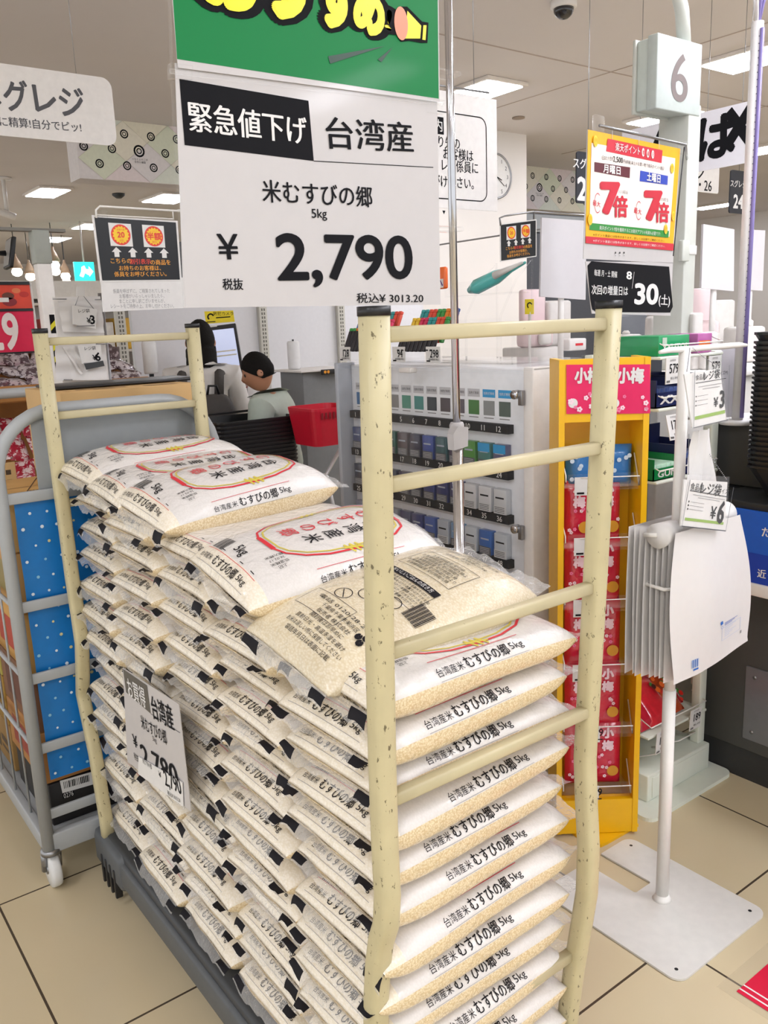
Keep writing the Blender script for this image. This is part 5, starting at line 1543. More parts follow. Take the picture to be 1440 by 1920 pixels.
def person(root, h, face, bend, arms, tops, shirt, trousers, hairlen, headturn=0, nod=.2):
    """stands at root facing yaw `face` (0 = +X); h height; arms: (elbow, hand) offsets per side in (forward, side, z)"""
    k = h/1.7
    def L(f, s_, z): c, d = math.cos(face), math.sin(face); return Vector((f*c-s_*d, f*d+s_*c, z))*1.0
    S_ = lambda f, s_, z: L(f*k, s_*k, z*k)
    V = []; E = []; R = []
    def add(p, r_, par=None):
        V.append(p); R.append(r_*k if not isinstance(r_, tuple) else (r_[0]*k, r_[1]*k))
        if par is not None: E.append((par, len(V)-1))
        return len(V)-1
    pel = add(S_(0, 0, .93), (.125, .10))
    sp1 = add(S_(bend*.2, 0, 1.1), (.115, .09), pel); sp2 = add(S_(bend*.6, 0, 1.27), (.14, .1), sp1); sp3 = add(S_(bend*.9, 0, 1.37), (.085, .065), sp2)
    nk = add(S_(bend*1.02+.01, 0, 1.44), .052, sp3)
    hp_ = lambda f, s_, z: S_(bend*1.1+.02+f, s_, z)
    hand_tips = []
    for s_, (el, ha) in zip((-1, 1), arms):
        sh = add(S_(bend*.9, .165*s_, 1.36), .048, sp3)
        e_ = add(S_(el[0], el[1]*s_, el[2]), .04, sh)
        w_ = add(S_(ha[0], ha[1]*s_, ha[2]), .027, e_)
        dv = (V[w_]-V[e_]).normalized(); sd = dv.cross(Z).normalized()
        pm = add(V[w_]+dv*.06*k, (.034, .02), w_)
        for q in range(4):
            f1 = add(V[pm]+dv*.045*k+sd*(q-1.5)*.019*k, .0095, pm)
            f2 = add(V[f1]+dv*(.04+.008*(1 if q in (1, 2) else 0))*k-Z*.014*k, .0085, f1)
            add(V[f2]+dv*.02*k-Z*.02*k, .007, f2)
        th = add(V[w_]+dv*.035*k+sd*.035*k, .011, w_); add(V[th]+dv*.04*k+sd*.012*k-Z*.01*k, .009, th)
    for s_ in (-1, 1):
        hpj = add(S_(0, .085*s_, .88), .085, pel); kn = add(S_(.02, .095*s_, .48), .058, hpj); an = add(S_(-.01, .1*s_, .085), .038, kn)
        add(S_(.09, .11*s_, .04), .035, an)
    vs, fs = skinmesh(V, E, R)
    b = MB().add([v+Vector(root) for v in vs], fs, SKINM, True)
    add(hp_(0, 0, 1.5), .05, nk)
    H = headframe(hp_, face+headturn, nod, root, k)
    headmesh(b, H, SKINM)
    return b, S_, H, bend, k
def grow(verts, edges, radii, root, m, mb=None, sub=2):
    vs, fs = skinmesh(verts, edges, radii, 0, sub)
    return (mb or MB()).add([v+Vector(root) for v in vs], fs, m, True)
def shirt(S_, k, bend, arms, m, long_, root, hem=.86):
    V = [S_(0, 0, hem), S_(bend*.2, 0, 1.08), S_(bend*.6, 0, 1.26), S_(bend*.9, 0, 1.385), S_(bend*.98, 0, 1.425), S_(bend*1.03, 0, 1.462)]
    R = [(.165*k, .125*k), (.15*k, .115*k), (.165*k, .118*k), (.16*k, .12*k), (.115*k, .1*k), (.068*k, .068*k)]
    E = [(0, 1), (1, 2), (2, 3), (3, 4), (4, 5)]
    for s_, (el, ha) in zip((-1, 1), arms):
        sh = S_(bend*.9, .175*s_, 1.375); e_ = S_(el[0], el[1]*s_, el[2]); w_ = S_(ha[0], ha[1]*s_, ha[2])
        i = len(V); V += [sh, sh.lerp(e_, .8 if not long_ else 1)]; R += [.088*k, .078*k if not long_ else .055*k]; E += [(3, i), (i, i+1)]
        if long_: V.append(e_.lerp(w_, .9)); R.append(.042*k); E.append((i+1, i+2))
    return grow(V, E, R, root, m)
def trousers(S_, k, m, root, short=False):
    V = [S_(0, 0, .96), S_(0, 0, .9)]; R = [(.14*k, .115*k), (.15*k, .12*k)]; E = [(0, 1)]
    for s_ in (-1, 1):
        i = len(V); V += [S_(0, .088*s_, .84), S_(.02, .097*s_, .5)]; R += [.1*k, .075*k]; E += [(1, i), (i, i+1)]
        if not short: V.append(S_(-.01, .1*s_, .1)); R.append(.06*k); E.append((i+1, i+2))
    return grow(V, E, R, root, m)
def headframe(hp_, yaw_, nod, root, k):
    c = hp_(0, 0, 1.585)+Vector(root)
    fw = Vector((math.cos(yaw_), math.sin(yaw_), 0))*math.cos(nod)-Z*math.sin(nod)
    sd = Vector((-math.sin(yaw_), math.cos(yaw_), 0)); up = fw.cross(sd)
    base = hp_(-.01, 0, 1.475)+Vector(root)
    return base+up*.105*k+fw*.012*k, fw, sd, up, k
def headpt(u, v, sc=1):
    """a head: u round (0 = face), v from crown to chin, in metres for a 1.7 m person"""
    f, q, z = math.cos(u)*math.sin(v), math.sin(u)*math.sin(v), math.cos(v)
    lo = max(0, -z)
    x = f*.098*(1-.10*lo); y = q*.078*(1-.34*lo**1.4); zz = z*.122
    if f > 0: x += .012*lo*f
    if f < 0: x *= 1-.18*lo
    x += .022*math.exp(-(u/.16)**2-((v-1.72)/.2)**2) - .006*math.exp(-((abs(u)-.42)/.2)**2-((v-1.42)/.14)**2) + .005*math.exp(-(u/.3)**2-((v-2.05)/.08)**2)
    return x*sc, y*sc, zz*sc
def headmesh(mb, H, m, sc=1):
    c, fw, sd, up, k = H; nu, nv = 36, 26; vs = []
    for i in range(nv+1):
        for j in range(nu):
            u = 2*PI*j/nu; u = u-2*PI if u > PI else u
            x, y, z = headpt(u, PI*(.01+.98*i/nv), sc); vs.append(c+(fw*x+sd*y+up*z)*k)
    mb.add(vs, [(i*nu+j, (i+1)*nu+j, (i+1)*nu+(j+1) % nu, i*nu+(j+1) % nu) for i in range(nv) for j in range(nu)]+[list(range(nu)), [nv*nu+j for j in range(nu)][::-1]], m, True)
    for s_ in (-1, 1):
        e = c+(sd*s_*.079-fw*.008-up*.005)*k
        mb.lathe(e-sd*s_*.006, [(.004, 0), (.02*k, .003), (.024*k, .01), (.016*k, .014), (.004, .012)], m, 10, sd*s_+fw*-.4)
    EYE = mat('eye_dark', '1c1614', .3)
    for s_ in (-1, 1): mb.lathe(c+(fw*.083+sd*s_*.033+up*.008)*k, [(.011*k, 0), (.009*k, .006*k), (.002, .008*k)], EYE, 10, fw)
    mb.tube([c+(fw*.098-sd*.02-up*.062)*k, c+(fw*.103-up*.063)*k, c+(fw*.098+sd*.02-up*.062)*k], .005*k, mat('lip', '9a5a50', .5), 6)
def hair(H, k_, root, long_):
    c, fw, sd, up, k = H; nu, nv = 40, 26; vs = []; q = random.Random(3); mb = MB()
    for i in range(nv+1):
        for j in range(nu):
            u = 2*PI*j/nu; u = u-2*PI if u > PI else u
            a = abs(u)/PI                                  # 0 face, 1 back
            lim = (.33+.29*min(1, a*1.7)**1.5) if not long_ else (.34+.75*min(1, a*1.9)**2)
            t = i/nv
            v = PI*(.01+lim*t)
            if v > PI*.62:
                x, y, z = headpt(u, PI*.56, 1.12); z -= (v-PI*.58)*.085; x *= 1.0+.06*t; y *= 1.04+.08*t
            else: x, y, z = headpt(u, v, 1.09 if not long_ else 1.13)
            w = 1+q.uniform(-.012, .02)
            vs.append(c+(fw*x*w+sd*y*w+up*z*w)*k)
    return mb.add(vs, [(i*nu+j, (i+1)*nu+j, (i+1)*nu+(j+1) % nu, i*nu+(j+1) % nu) for i in range(nv) for j in range(nu)]+[list(range(nu))], HAIR, True)
DEN = mat('dark_trousers', '2e3238', .7)
# adult
ar_ = atd(374, 660, 4.45); rt_ = (ar_.x, ar_.y, 0)
fa = 1.05
arms = (((.16, .23, 1.12), (.36, .2, 1.1)), ((.14, .23, 1.1), (.34, .16, 1.08)))
b, S_, hp_, bd, k = person(rt_, 1.49, fa, .08, arms, None, None, None, 1, .0, .15)
ad = b.build('person'); tag(ad, 'person with black hair and white shirt wearing a dark backpack at the kiosk', 'person')
shirt(S_, k, bd, arms, mat('shirt_white', 'e8e6e4', .7, noise=.02, bump=.2, bscale=20), True, rt_).build('shirt', ad)
trousers(S_, k, DEN, rt_).build('trousers', ad); hair(hp_, k, rt_, True).build('hair', ad)
BP = mat('backpack_grey', '4a4644', .7, noise=.06, bump=.3, bscale=40)
def bpk(s_, t): return Vector(rt_)+S_(-.0+s_, 0, t)
pc_ = Vector(rt_)+S_(-.13, -.07, 1.06)
m = MB()
bm = bmesh.new(); bmesh.ops.create_cube(bm, size=1)
bmesh.ops.bevel(bm, geom=bm.edges[:], offset=.28, segments=4, affect='EDGES', profile=.5)
fw = Vector((math.cos(fa), math.sin(fa), 0)); sdv = Z.cross(fw)
bm.verts.index_update()
m.add([pc_+fw*v.co.x*.15+sdv*v.co.y*.23*(1-.25*v.co.z)+Z*v.co.z*.38 for v in bm.verts], [[v.index for v in f.verts] for f in bm.faces], BP, True); bm.free()
m.tube([pc_+Z*.19-sdv*.03, pc_+Z*.235-sdv*.02, pc_+Z*.235+sdv*.02, pc_+Z*.19+sdv*.03], .007, BLACK, 8)
m.fbox(Fr(pc_-fw*.075, -sdv, Z), -.09, .09, -.15, .02, 0, .03, BP, .012)
bpo = m.build('backpack'); tag(bpo, 'dark grey backpack on the white shirted person', 'backpack')
m = MB()
for s_ in (-1, 1): m = MB().tube([Vector(rt_)+S_(-.1, .1*s_, 1.25), Vector(rt_)+S_(-.05, .11*s_, 1.40), Vector(rt_)+S_(.09, .12*s_, 1.38), Vector(rt_)+S_(.19, .14*s_, 1.28), Vector(rt_)+S_(.05, .17*s_, 1.05)], .022, BP, 8, sq=.6); m.build('strap', bpo)
# boy
br_ = atd(531, 720, 4.25); rtb = (br_.x, br_.y, 0)
fb = 2.25
armsb = (((.05, .24, 1.13), (.22, .2, 1.0)), ((.12, .2, 1.1), (.3, .1, 1.02)))
b, S_, hp_, bd, k = person(rtb, 1.33, fb, .1, armsb, None, None, None, 0, .4, .3)
bo = b.build('person'); tag(bo, 'boy in pale sage t-shirt looking down beside the red basket', 'person')
shirt(S_, k, bd, armsb, mat('shirt_sage', 'b4bfb4', .8, noise=.03, bump=.25, bscale=18), False, rtb).build('t_shirt', bo)
trousers(S_, k, DEN, rtb, True).build('shorts', bo); hair(hp_, k, rtb, False).build('hair', bo)
# ================================================================ hanging signs
# self register sign, upper left
Fs = Fr((0, 3.6, 0), X, Z)
t = thing('register_banner', 'white hanging banner with grey lettering for self checkout, upper left', 'sign', Fs.p(*hit(Fs, 100, 260)))
c = [hit(Fs, *q) for q in ((0, 258), (216, 275), (206, 147), (0, 117))]
a1, b1 = c[1]; a2, b2 = c[2]
m = MB(); poly = rr(a2-.86, a2+.004, b1+.002, b2-.0, .04)
m.prism(Fs, poly, -.004, 0, WHITE)
DGR = mat('lettering_dark', '4c4c50', .5)
for ch, x0, x1, y in (('ス', -52, -2, 170), ('グ', 7, 53, 178), ('レ', 64, 104, 184), ('ジ', 112, 157, 190)): ptext(m, ch, Fs, x0, x1, y, 62, DGR, .001, .022, y+3)
ptext(m, 'かんたんに精算!自分でピッ!', Fs, -82, 152, 221, 20, DGR, .001, .012, 239)
m.build('board', t)
for px in (143, -100):
    a, b = hit(Fs, px, 138); MB().tube([Fs.p(a, b2-.02, -.002), Fs.p(a, 3.0, -.002)], .0012, STEEL, 5).build('hanging_wire', t)
# discount signs
def discount(F, q, lab, loc, paper=None, hires=True):
    """q: TL, TR, BR, BL in the picture"""
    t = thing('discount_sign', lab, 'sign', loc)
    C = [Vector(hit(F, *p)) for p in q]
    def B(u, v): return (C[0]*(1-u)+C[1]*u)*(1-v)+(C[3]*(1-u)+C[2]*u)*v
    def Q(u0, u1, v0, v1): return [tuple(B(u0, v1)), tuple(B(u1, v1)), tuple(B(u1, v0)), tuple(B(u0, v0))]
    w = (C[1]-C[0]).length; h = (C[3]-C[0]).length
    m = MB().prism(F, Q(0, 1, 0, 1), -.002, 0, CARD)
    m.flat(F, Q(.025, .975, .03, .975), mat('sign_black_gloss', '101116', .3, coat=.12, spec=.35), .001)
    SUN = mat('sticker_red', 'e23a26', .4); SY = mat('sticker_yellow', 'f6c81e', .4); OR = mat('lettering_orange', 'e8a032', .5)
    for cu, tx in ((.3, '20'), (.69, '半額')):
        m.flat(F, Q(cu-.13, cu+.13, .10, .45), CARD, .0016)
        c = B(cu, .275); m.disc(F, c.x, c.y, w*.112, SUN, .0022, 24)
        sp_ = []
        for k in range(32): r_ = w*(.098 if k % 2 else .082); sp_.append((c.x+r_*math.cos(k*PI/16), c.y+r_*math.sin(k*PI/16)))
        m.flat(F, sp_, SY, .0028); m.text(tx, F, c.x, c.y, w*.085, SUN, off=.03, lift=.0034); m.text('広告の品' if tx == '20' else 'レジにて', F, c.x, c.y+w*.055, w*.022, SUN, lift=.0034, res=1); m.text('%引' if tx == '20' else '割引', F, c.x, c.y-w*.062, w*.03, SUN, lift=.0034, res=1)
    for u in (.23, .42, .61, .80):
        c = B(u, .54); s_ = w*.028
        m.flat(F, [(c.x-s_, c.y-s_*1.9), (c.x+s_, c.y-s_*1.9), (c.x+s_, c.y), (c.x+2*s_, c.y), (c.x, c.y+s_*1.9), (c.x-2*s_, c.y), (c.x-s_, c.y)], CARD, .0016)
    rot = math.atan2((C[2]-C[3]).y, (C[2]-C[3]).x)
    c = B(.27, .675); m.text('こちらの', F, c.x, c.y, w*.064, OR, off=.012, rot=rot, lift=.0016); c = B(.5, .682); m.text('割引表示', F, c.x, c.y, w*.064, SUN, off=.012, rot=rot, lift=.0016); c = B(.745, .69); m.text('の商品を', F, c.x, c.y, w*.064, OR, off=.012, rot=rot, lift=.0016)
    c = B(.49, .785); m.text('お持ちのお客様は、', F, c.x, c.y, w*.06, OR, off=.012, rot=rot, lift=.0016); c = B(.49, .88); m.text('係員をお呼びください。', F, c.x, c.y, w*.06, OR, off=.012, rot=rot, lift=.0016)
    m.build('black_card', t)
    if paper:
        m = MB().prism(F, quadpx(F, *paper), -.003, -.001, CARD)
        return t, m
    return t, None
Fd = Fr((0, 2.75, 0), X, Z)
t, m = discount(Fd, ((172, 403), (333, 414), (341, 527), (188, 529)), 'black glossy discount sign with two sun stickers, left of the price card', Fd.p(*hit(Fd, 260, 580)), ((193, 585), (357, 577), (352, 520), (189, 525)))
for k, (tx, x0, x1) in enumerate((('係員を呼ばずに、ご精算されてしまった', 212, 318), ('お客様がいらっしゃいましたら、', 224, 308), ('まことに申し訳ございませんが、', 224, 309), ('レシートをご持参の上、お申し付けください。', 208, 326))): ptext(m, tx, Fd, x0, x1, 546+9.4*k, 9, GREYP, .0004-.001, 0, 545+9.4*k, 1)
m.build('white_notice', t)
a, b = hit(Fd, 180, 392); a2, b2 = hit(Fd, 334, 398)
MB().tube([Fd.p(*hit(Fd, 180, 409), .004), Fd.p(*hit(Fd, 179, 394), .004), Fd.p(*hit(Fd, 186, 387), .004), Fd.p(*hit(Fd, 334, 396), .004)], .0035, WIRE, 8).build('hanging_rail', t)
MB().tube([Fd.p(*hit(Fd, 178, 403), .004), Fd.p(*hit(Fd, 325, 411), .004)], .0022, WIRE, 8).build('hanging_rail', t)
MB().tube([Fd.p(*hit(Fd, 323, 396), .004), Fd.p(*hit(Fd, 324, 411), .004)], .002, WIRE, 8).build('hook', t)
MB().fbox(Fd, *(hit(Fd, 190, 400)[0], hit(Fd, 199, 400)[0]), *(hit(Fd, 195, 410)[1], hit(Fd, 195, 394)[1]), -.004, .012, CLEAR, .003).build('clear_clip', t)
Fz = Fr((0, 2.9, 0), X, Z)
q = quadpx(Fz, (345, 577), (357, 577), (347, 455), (335, 453))
x_ = q[3][0]
t2 = MB().prism(Fz, [q[0], (q[0][0]+.3, q[0][1]), (q[3][0]+.3, q[3][1]), q[3]], -.006, 0, mat('board_black', '1c1c22', .5))
t2.tube([Fz.p(x_+.18, q[3][1]-.1, -.012), Fz.p(x_+.18, 3.0, -.012)], .008, BLACK, 8)
t2.tube([(x_+.18, 2.912, q[3][1]+.12), (x_+.18, 2.78, q[3][1]+.12), (hit(Fd, 334, 396)[0]-.004, 2.747, hit(Fd, 334, 396)[1])], .005, WIRE, 8)
tag(t2.build('black_board'), 'black hanging board mostly hidden behind the price card\'s left edge', 'sign board')
pt5 = atd(970, 450, 4.6)
Fd2 = Fr((0, pt5.y, 0), X, Z)
t, m = discount(Fd2, ((937, 420), (1006, 411), (1006, 481), (938, 491)), 'small black discount sign with sun stickers beside the white pillar', Fd2.p(*hit(Fd2, 970, 490)))
MB().tube([Fd2.p(*hit(Fd2, 938, 423), .004), Fd2.p(*hit(Fd2, 936, 409), .004), Fd2.p(*hit(Fd2, 945, 405), .004), Fd2.p(*hit(Fd2, 1000, 397), .004), Fd2.p(*hit(Fd2, 1000, 411), .004)], .005, STEEL, 8).build('hanging_rail', t)
MB().tube([Fd2.p(*hit(Fd2, 1000, 397), .004), (4.35, Fd2.p(*hit(Fd2, 1000, 397)).y, hit(Fd2, 1000, 397)[1]), (4.4, 5.55, hit(Fd2, 1000, 397)[1])], .006, STEEL, 8).build('arm', t)
# customer notice sign
pt = atd(900, 300, 3.3)
Fn = Fr((0, pt.y, 0), X, Z)
t = thing('notice_sign', 'white hanging notice with black rounded outline behind the chrome pole', 'sign', Fn.p(*hit(Fn, 880, 380)))
q = quadpx(Fn, (740, 425), (925, 374), (932, 186), (740, 224))
TRn = hit(Fn, 931, 187); BRn = hit(Fn, 925, 376)
w_ = .50
m = MB().prism(Fn, [(TRn[0]-w_, BRn[1]-.04), (TRn[0], BRn[1]-.04), (TRn[0], TRn[1]), (TRn[0]-w_, TRn[1])], -.004, 0, WHITE)
a1, bt_ = hit(Fn, 911, 222); _, bb2 = hit(Fn, 909, 378)
m.line(Fn, rr(a1-.405, a1, bb2, bt_, .035)+[rr(a1-.405, a1, bb2, bt_, .035)[0]], .004, INK, .001)
a, b = hit(Fn, 827, 236); m.rect(Fn, a-.14, a+.012, b-.03, b+.03, INK, .001); m.text('ご案内', Fn, a+.004, b, .045, CARD, al='R', off=.01, lift=.002)
for tx, xr_, y in (('これより先の', 862, 270), ('お客様は', 887, 293), ('レジ係員に', 896, 316), ('お声がけ下さい。', 888, 345)):
    a, b = hit(Fn, xr_, y); m.text(tx, Fn, a, b, .046, INK, al='R', off=.012, lift=.001, sx=.86)
a, b = hit(Fn, 832, 398); m.flat(Fn, [(a-.008, b+.006), (a, b-.008), (a+.008, b+.006)][::1], INK, .001)
m.build('board', t)
MB().tube([Fn.p(TRn[0]-w_+.02, TRn[1]+.012, 0), Fn.p(TRn[0]-.04, TRn[1]+.02, 0)], .004, STEEL, 8).build('rail', t)
a, b = hit(Fn, 889, 187); MB().fbox(Fn, a-.008, a+.008, TRn[1]-.01, TRn[1]+.045, -.006, .008, CLEAR, .003).build('clip', t)
MB().tube([Fn.p(a, TRn[1]+.04, 0), Fn.p(a, 3.0, 0)], .0014, STEEL, 5).build('hanging_wire', t)
# clock on the pillar
cc = ony(926, 331, 5.538)
Fc = Fr((cc.x, 5.538, cc.z), X, Z)
m = MB().lathe(cc, [(.185, 0), (.188, .01), (.186, .03), (.172, .032), (.17, .022)], STEEL, 40, -Y)
m.disc(Fc, 0, 0, .171, CARD, .024, 40)
for k in range(1, 13):
    a = PI/2-k*PI/6; m.text(str(k), Fc, .138*math.cos(a), .138*math.sin(a), .045, INK, lift=.025)
m.line(Fc, [(0, 0), (.07, -.03)], .008, INK, .026); m.line(Fc, [(0, 0), (.1, -.075)], .006, INK, .0265)
tag(m.build('wall_clock'), 'round white wall clock with silver rim on the pillar', 'clock')
# dome camera
dc = onz(1057, 2, ZC)
t = thing('dome_camera', 'white based dark dome security camera on the ceiling', 'security camera', (dc.x, dc.y, ZC))
MB().lathe((dc.x, dc.y, ZC-.001), [(.066, 0), (.066, -.028), (.058, -.034)], WHITE, 24).build('base', t)
MB().lathe((dc.x, dc.y, ZC-.034), [(.052, 0), (.05, -.016), (.04, -.034), (.022, -.047), (.004, -.05)], mat('dome_dark', '1a1a20', .1, coat=.6), 24).build('dome', t)
for k, (px, py) in enumerate(((1258, 146), (972, 222), (663, 122))):
    if k < 2:
        v = onz(px if k == 0 else 972, py+(0 if k == 0 else -2), ZC); tag(MB().lathe((v.x, v.y, ZC-.001), [(.05, 0), (.05, -.008), (.02, -.014)], mat('vent_brown', '9a8a7c', .6), 16).build('ceiling_sensor'), ['small brown ceiling sensor right of the grey number 6 box', 'small ceiling sensor above the pillar clock'][k], 'ceiling sensor')
v = onz(222, 363, ZC); tag(MB().lathe((v.x, v.y, ZC-.001), [(.07, 0), (.07, -.02), (.03, -.05)], DARK, 16).build('ceiling_sensor'), 'dark ceiling sensor left above the black discount sign', 'ceiling sensor')

# ---- right background: banner, signs, boards
Fx = Fr((3.55, 0, 0), -Y, Z)
t = thing('cross_banner', 'large white hanging banner with black letters and a bold cross', 'sign', (3.55, 2.3, 2.0))
bl, tr, br2 = hit(Fx, 1310, 332), hit(Fx, 1425, 181), hit(Fx, 1420, 291)
tl = hit(Fx, 1318, 214)
al_ = hit(Fx, 1205, 300)[0]-.12
m = MB().prism(Fx, [(al_, (bl[1]+br2[1])/2), (tr[0], (bl[1]+br2[1])/2), (tr[0], (tl[1]+tr[1])/2), (al_, (tl[1]+tr[1])/2)], -.005, 0, mat('banner_white', 'e2dfe4', .45, noise=.015))
for ch, px, py, s_ in (('は', 1343, 257, .2), ('ん', 1243, 273, .2)):
    a, b = hit(Fx, px, py); m.text(ch, Fx, a, b, s_, INK, off=.045, lift=.001, res=4)
a, b = hit(Fx, 1386, 237)
for s_ in (1, -1): m.line(Fx, [(a-.055, b-.07*s_), (a+.055, b+.07*s_)], .045, INK, .001+.0002*s_)
m.build('board', t)
for a in (al_+.1, tr[0]-.05): MB().tube([Fx.p(a, (tl[1]+tr[1])/2-.01, -.002), Fx.p(a, 3.0, -.002)], .0015, STEEL, 5).build('hanging_wire', t)
def hsign(name, lab, dpt, corners, bg, texts, face=X):
    c = atd(*corners[0], dpt)
    F = Fr(c, face, Z)
    P = quadpx(F, *corners)        # BL BR TR TL
    x0 = (P[0][0]+P[3][0])/2; x1 = (P[1][0]+P[2][0])/2; y0 = (P[0][1]+P[1][1])/2; y1 = (P[2][1]+P[3][1])/2
    m = MB().prism(F, rr(x0, x1, y0, y1, .012), -.006, 0, bg)
    for tx, px, py, h, mt, of in texts:
        a, b = hit(F, px, py); m.text(tx, F, a, b, h, mt, off=of, lift=.001)
    m.tube([F.p((x0+x1)/2, y1-.01, -.003), F.p((x0+x1)/2, 3.0-F.o.z, -.003)], .0016, STEEL, 5)
    o = m.build(name); tag(o, lab, 'sign'); return o
BS = mat('sign_navy_black', '24262e', .4)
hsign('lane_sign', 'white hanging lane sign reading up to 26 right of the register pole', 4.2, ((1296, 366), (1348, 356), (1349, 298), (1296, 306)), WHITE, (('レジ', 1304, 322, .085, INK, .015), ('23・26', 1312, 347, .07, INK, .01)))
hsign('lane_sign', 'black hanging lane sign numbered 24 near the ribbed cable pole', 4.0, ((1368, 403), (1400, 398), (1402, 318), (1370, 322)), BS, (('スグレジ', 1384, 345, .034, CARD, .02), ('24', 1384, 378, .085, CARD, .03)))
hsign('lane_sign', 'black hanging lane sign numbered 25 half hidden by the point poster', 3.6, ((1080, 380), (1122, 384), (1126, 290), (1082, 282)), BS, (('スグレジ', 1100, 308, .045, CARD, .02), ('25', 1100, 355, .13, CARD, .03)))
def board(lab, dpt, c, post_px=None):
    o = atd(*c[0], dpt); F = Fr(o, yaw(-.35), Z)
    t = thing('divider_board', lab, 'board', o)
    MB().prism(F, quadpx(F, *c), -.012, 0, mat('board_white', 'd2ced0', .45, noise=.015)).build('panel', t)
    a = sum(hit(F, *p)[0] for p in c)/4; b = hit(F, *c[0])[1]
    MB().tube([F.p(a, b+.1, -.02), F.p(a, 1.246-o.z, -.02)], .012, WHITE, 10).lathe(F.p(a, 1.246-o.z, -.02), [(.06, 0), (.06, .008), (.02, .012)], WHITE, 18).build('post', t)
board('tilted white divider board left of the point poster', 3.3, ((1013, 556), (1098, 562), (1100, 414), (1016, 408)))
board('white divider board right of the register pole', 3.3, ((1315, 540), (1376, 546), (1377, 430), (1319, 420)))
board('narrow white divider board behind the ribbed cable pole', 3.7, ((1396, 543), (1430, 545), (1435, 432), (1398, 430)))
# dark back wall panel behind the registers
t = thing('dark_partition', 'dark grey low partition right of the white pillar', 'partition', (6.3, 5.9, 0))
MB().box((5.84, 5.75, 0), (7.6, 5.82, ony(1040, 402, 5.75).z), mat('partition_dark', '46484e', .55), .004).build('panel', t)
MB().box((5.84, 5.73, ony(1040, 436, 5.73).z), (7.6, 5.75, ony(1040, 404, 5.73).z), mat('partition_grey', '8e9294', .5)).build('top_band', t)
# registers with pale pink panels
PKP = mat('pale_pink_panel', 'e6cfd0', .35, noise=.02); BEI = mat('register_white', 'd2cdc8', .4)
def register(lab, dpt, px, w, seed):
    o = atd(px, 660, dpt); F = Fr((o.x, o.y, 0), yaw(-.2), Z)
    t = thing('register_machine', lab, 'register', (o.x, o.y, 1.246))
    zt1 = atd(px, 600, dpt).z
    MB().fbox(F, -w/2, w/2, 1.246, o.z+.02, -.2, 0, BEI, .008).build('cabinet', t)
    MB().fbox(F, -w/2, w/2-.02, o.z+.02, zt1-.0, -.1, -.02, PKP, .02).build('lower_panel', t)
    MB().fbox(F, -w/2+.03, w/2-.02, zt1-.02, zt1+.13, -.12, -.08, PKP, .012).build('upper_panel', t)
    MB().fbox(F, -w*.16, w*.18, o.z+.03, o.z+.08, -.02, .012, BEI, .012).build('handle', t)
    MB().fbox(F, w/2-.02, w/2+.1, o.z+.02, zt1+.08, -.16, -.06, BEI, .012).build('printer', t)
    m = MB().fbox(F, w/2+.02, w/2+.11, o.z+.0, o.z+.05, -.05, .03, WHITE, .006); m.rect(Fr(F.p(0, 0, .03), F.r, Z), w/2+.05, w/2+.09, o.z+.02, o.z+.03, RED, .001); m.build('card_slot', t)
register('register with pale pink panels left of the right cart post', 3.6, 1022, .17, 1)
register('register with pale pink panels right of the register pole', 3.5, 1338, .16, 2)
c = ony(1000, 590, 3.1)
m = MB().fbox(Fr(atd(993, 575, 3.5), yaw(-.3), Z), -.02, .02, -.03, .03, -.004, 0, YT); m.ring(Fr(atd(993, 575, 3.5), yaw(-.3), Z), 0, .005, .008, .013, INK, .001, 12, .3, 4.2)
m.tube([atd(993, 585, 3.51), (atd(993, 585, 3.51).x, atd(993, 585, 3.51).y, 1.246)], .006, WHITE, 6)
tag(m.build('camera_notice'), 'small yellow camera notice left of the pale pink register', 'sign')
# counter stretch behind the displays with its small devices
t = thing('register_counter', 'white register counter behind the yellow candy display', 'counter', (3.0, 2.15, 0))
zc_ = 1.245
MB().box((2.35, 1.66, 0), (3.68, 2.68, zc_-.03), mat('counter_white', 'dcd8d2', .45), .006).build('body', t)
MB().box((2.33, 1.63, zc_-.03), (3.7, 2.7, zc_), WHITE, .006).build('countertop', t)
def dev(name, lab, cat, px, py0, py1, w, dpt, mt, dd=.1, extra=None):
    a, b = atd(px, py0, dpt), atd(px, py1, dpt)
    F = Fr((a.x, a.y, 0), yaw(-.4), Z)
    m = MB().fbox(F, -w/2, w/2, zc_+.001, a.z, -dd, 0, mt, min(.012, w*.2))
    if extra: extra(m, F, a.z)
    tag(m.build(name), lab, cat)
dev('receipt_printer', 'white receipt printer with round top button behind the right cart post', 'printer', 1187, 627, 660, .09, 3.15, BEI, .12, lambda m, F, z: m.lathe(F.p(0, z, -.05), [(.014, 0), (.014, .008), (.008, .014)], BEI, 14))
dev('customer_display', 'white curved customer display arm beneath the black date card', 'display', 1240, 592, 655, .07, 3.1, BEI, .06)
dev('drawer_unit', 'dark slanted monitor edge behind the right cart post', 'monitor', 1182, 588, 640, .16, 3.4, mat('monitor_grey', '5a5c60', .35), .03)
dev('bottle_box', 'white box with small pump bottle at the right edge above the baskets', 'box', 1412, 612, 640, .12, 3.2, BEI, .1, lambda m, F, z: m.lathe(F.p(.02, z, -.05), [(.015, 0), (.015, .02), (.006, .026), (.006, .034)], WHITE, 12))
dev('white_post', 'short white square post on the counter right of the register pole', 'post', 1311, 586, 650, .04, 2.9, BEI, .04)
dev('white_terminal', 'white payment terminal top behind the stand arm', 'terminal', 1335, 622, 655, .06, 2.9, BEI, .05)
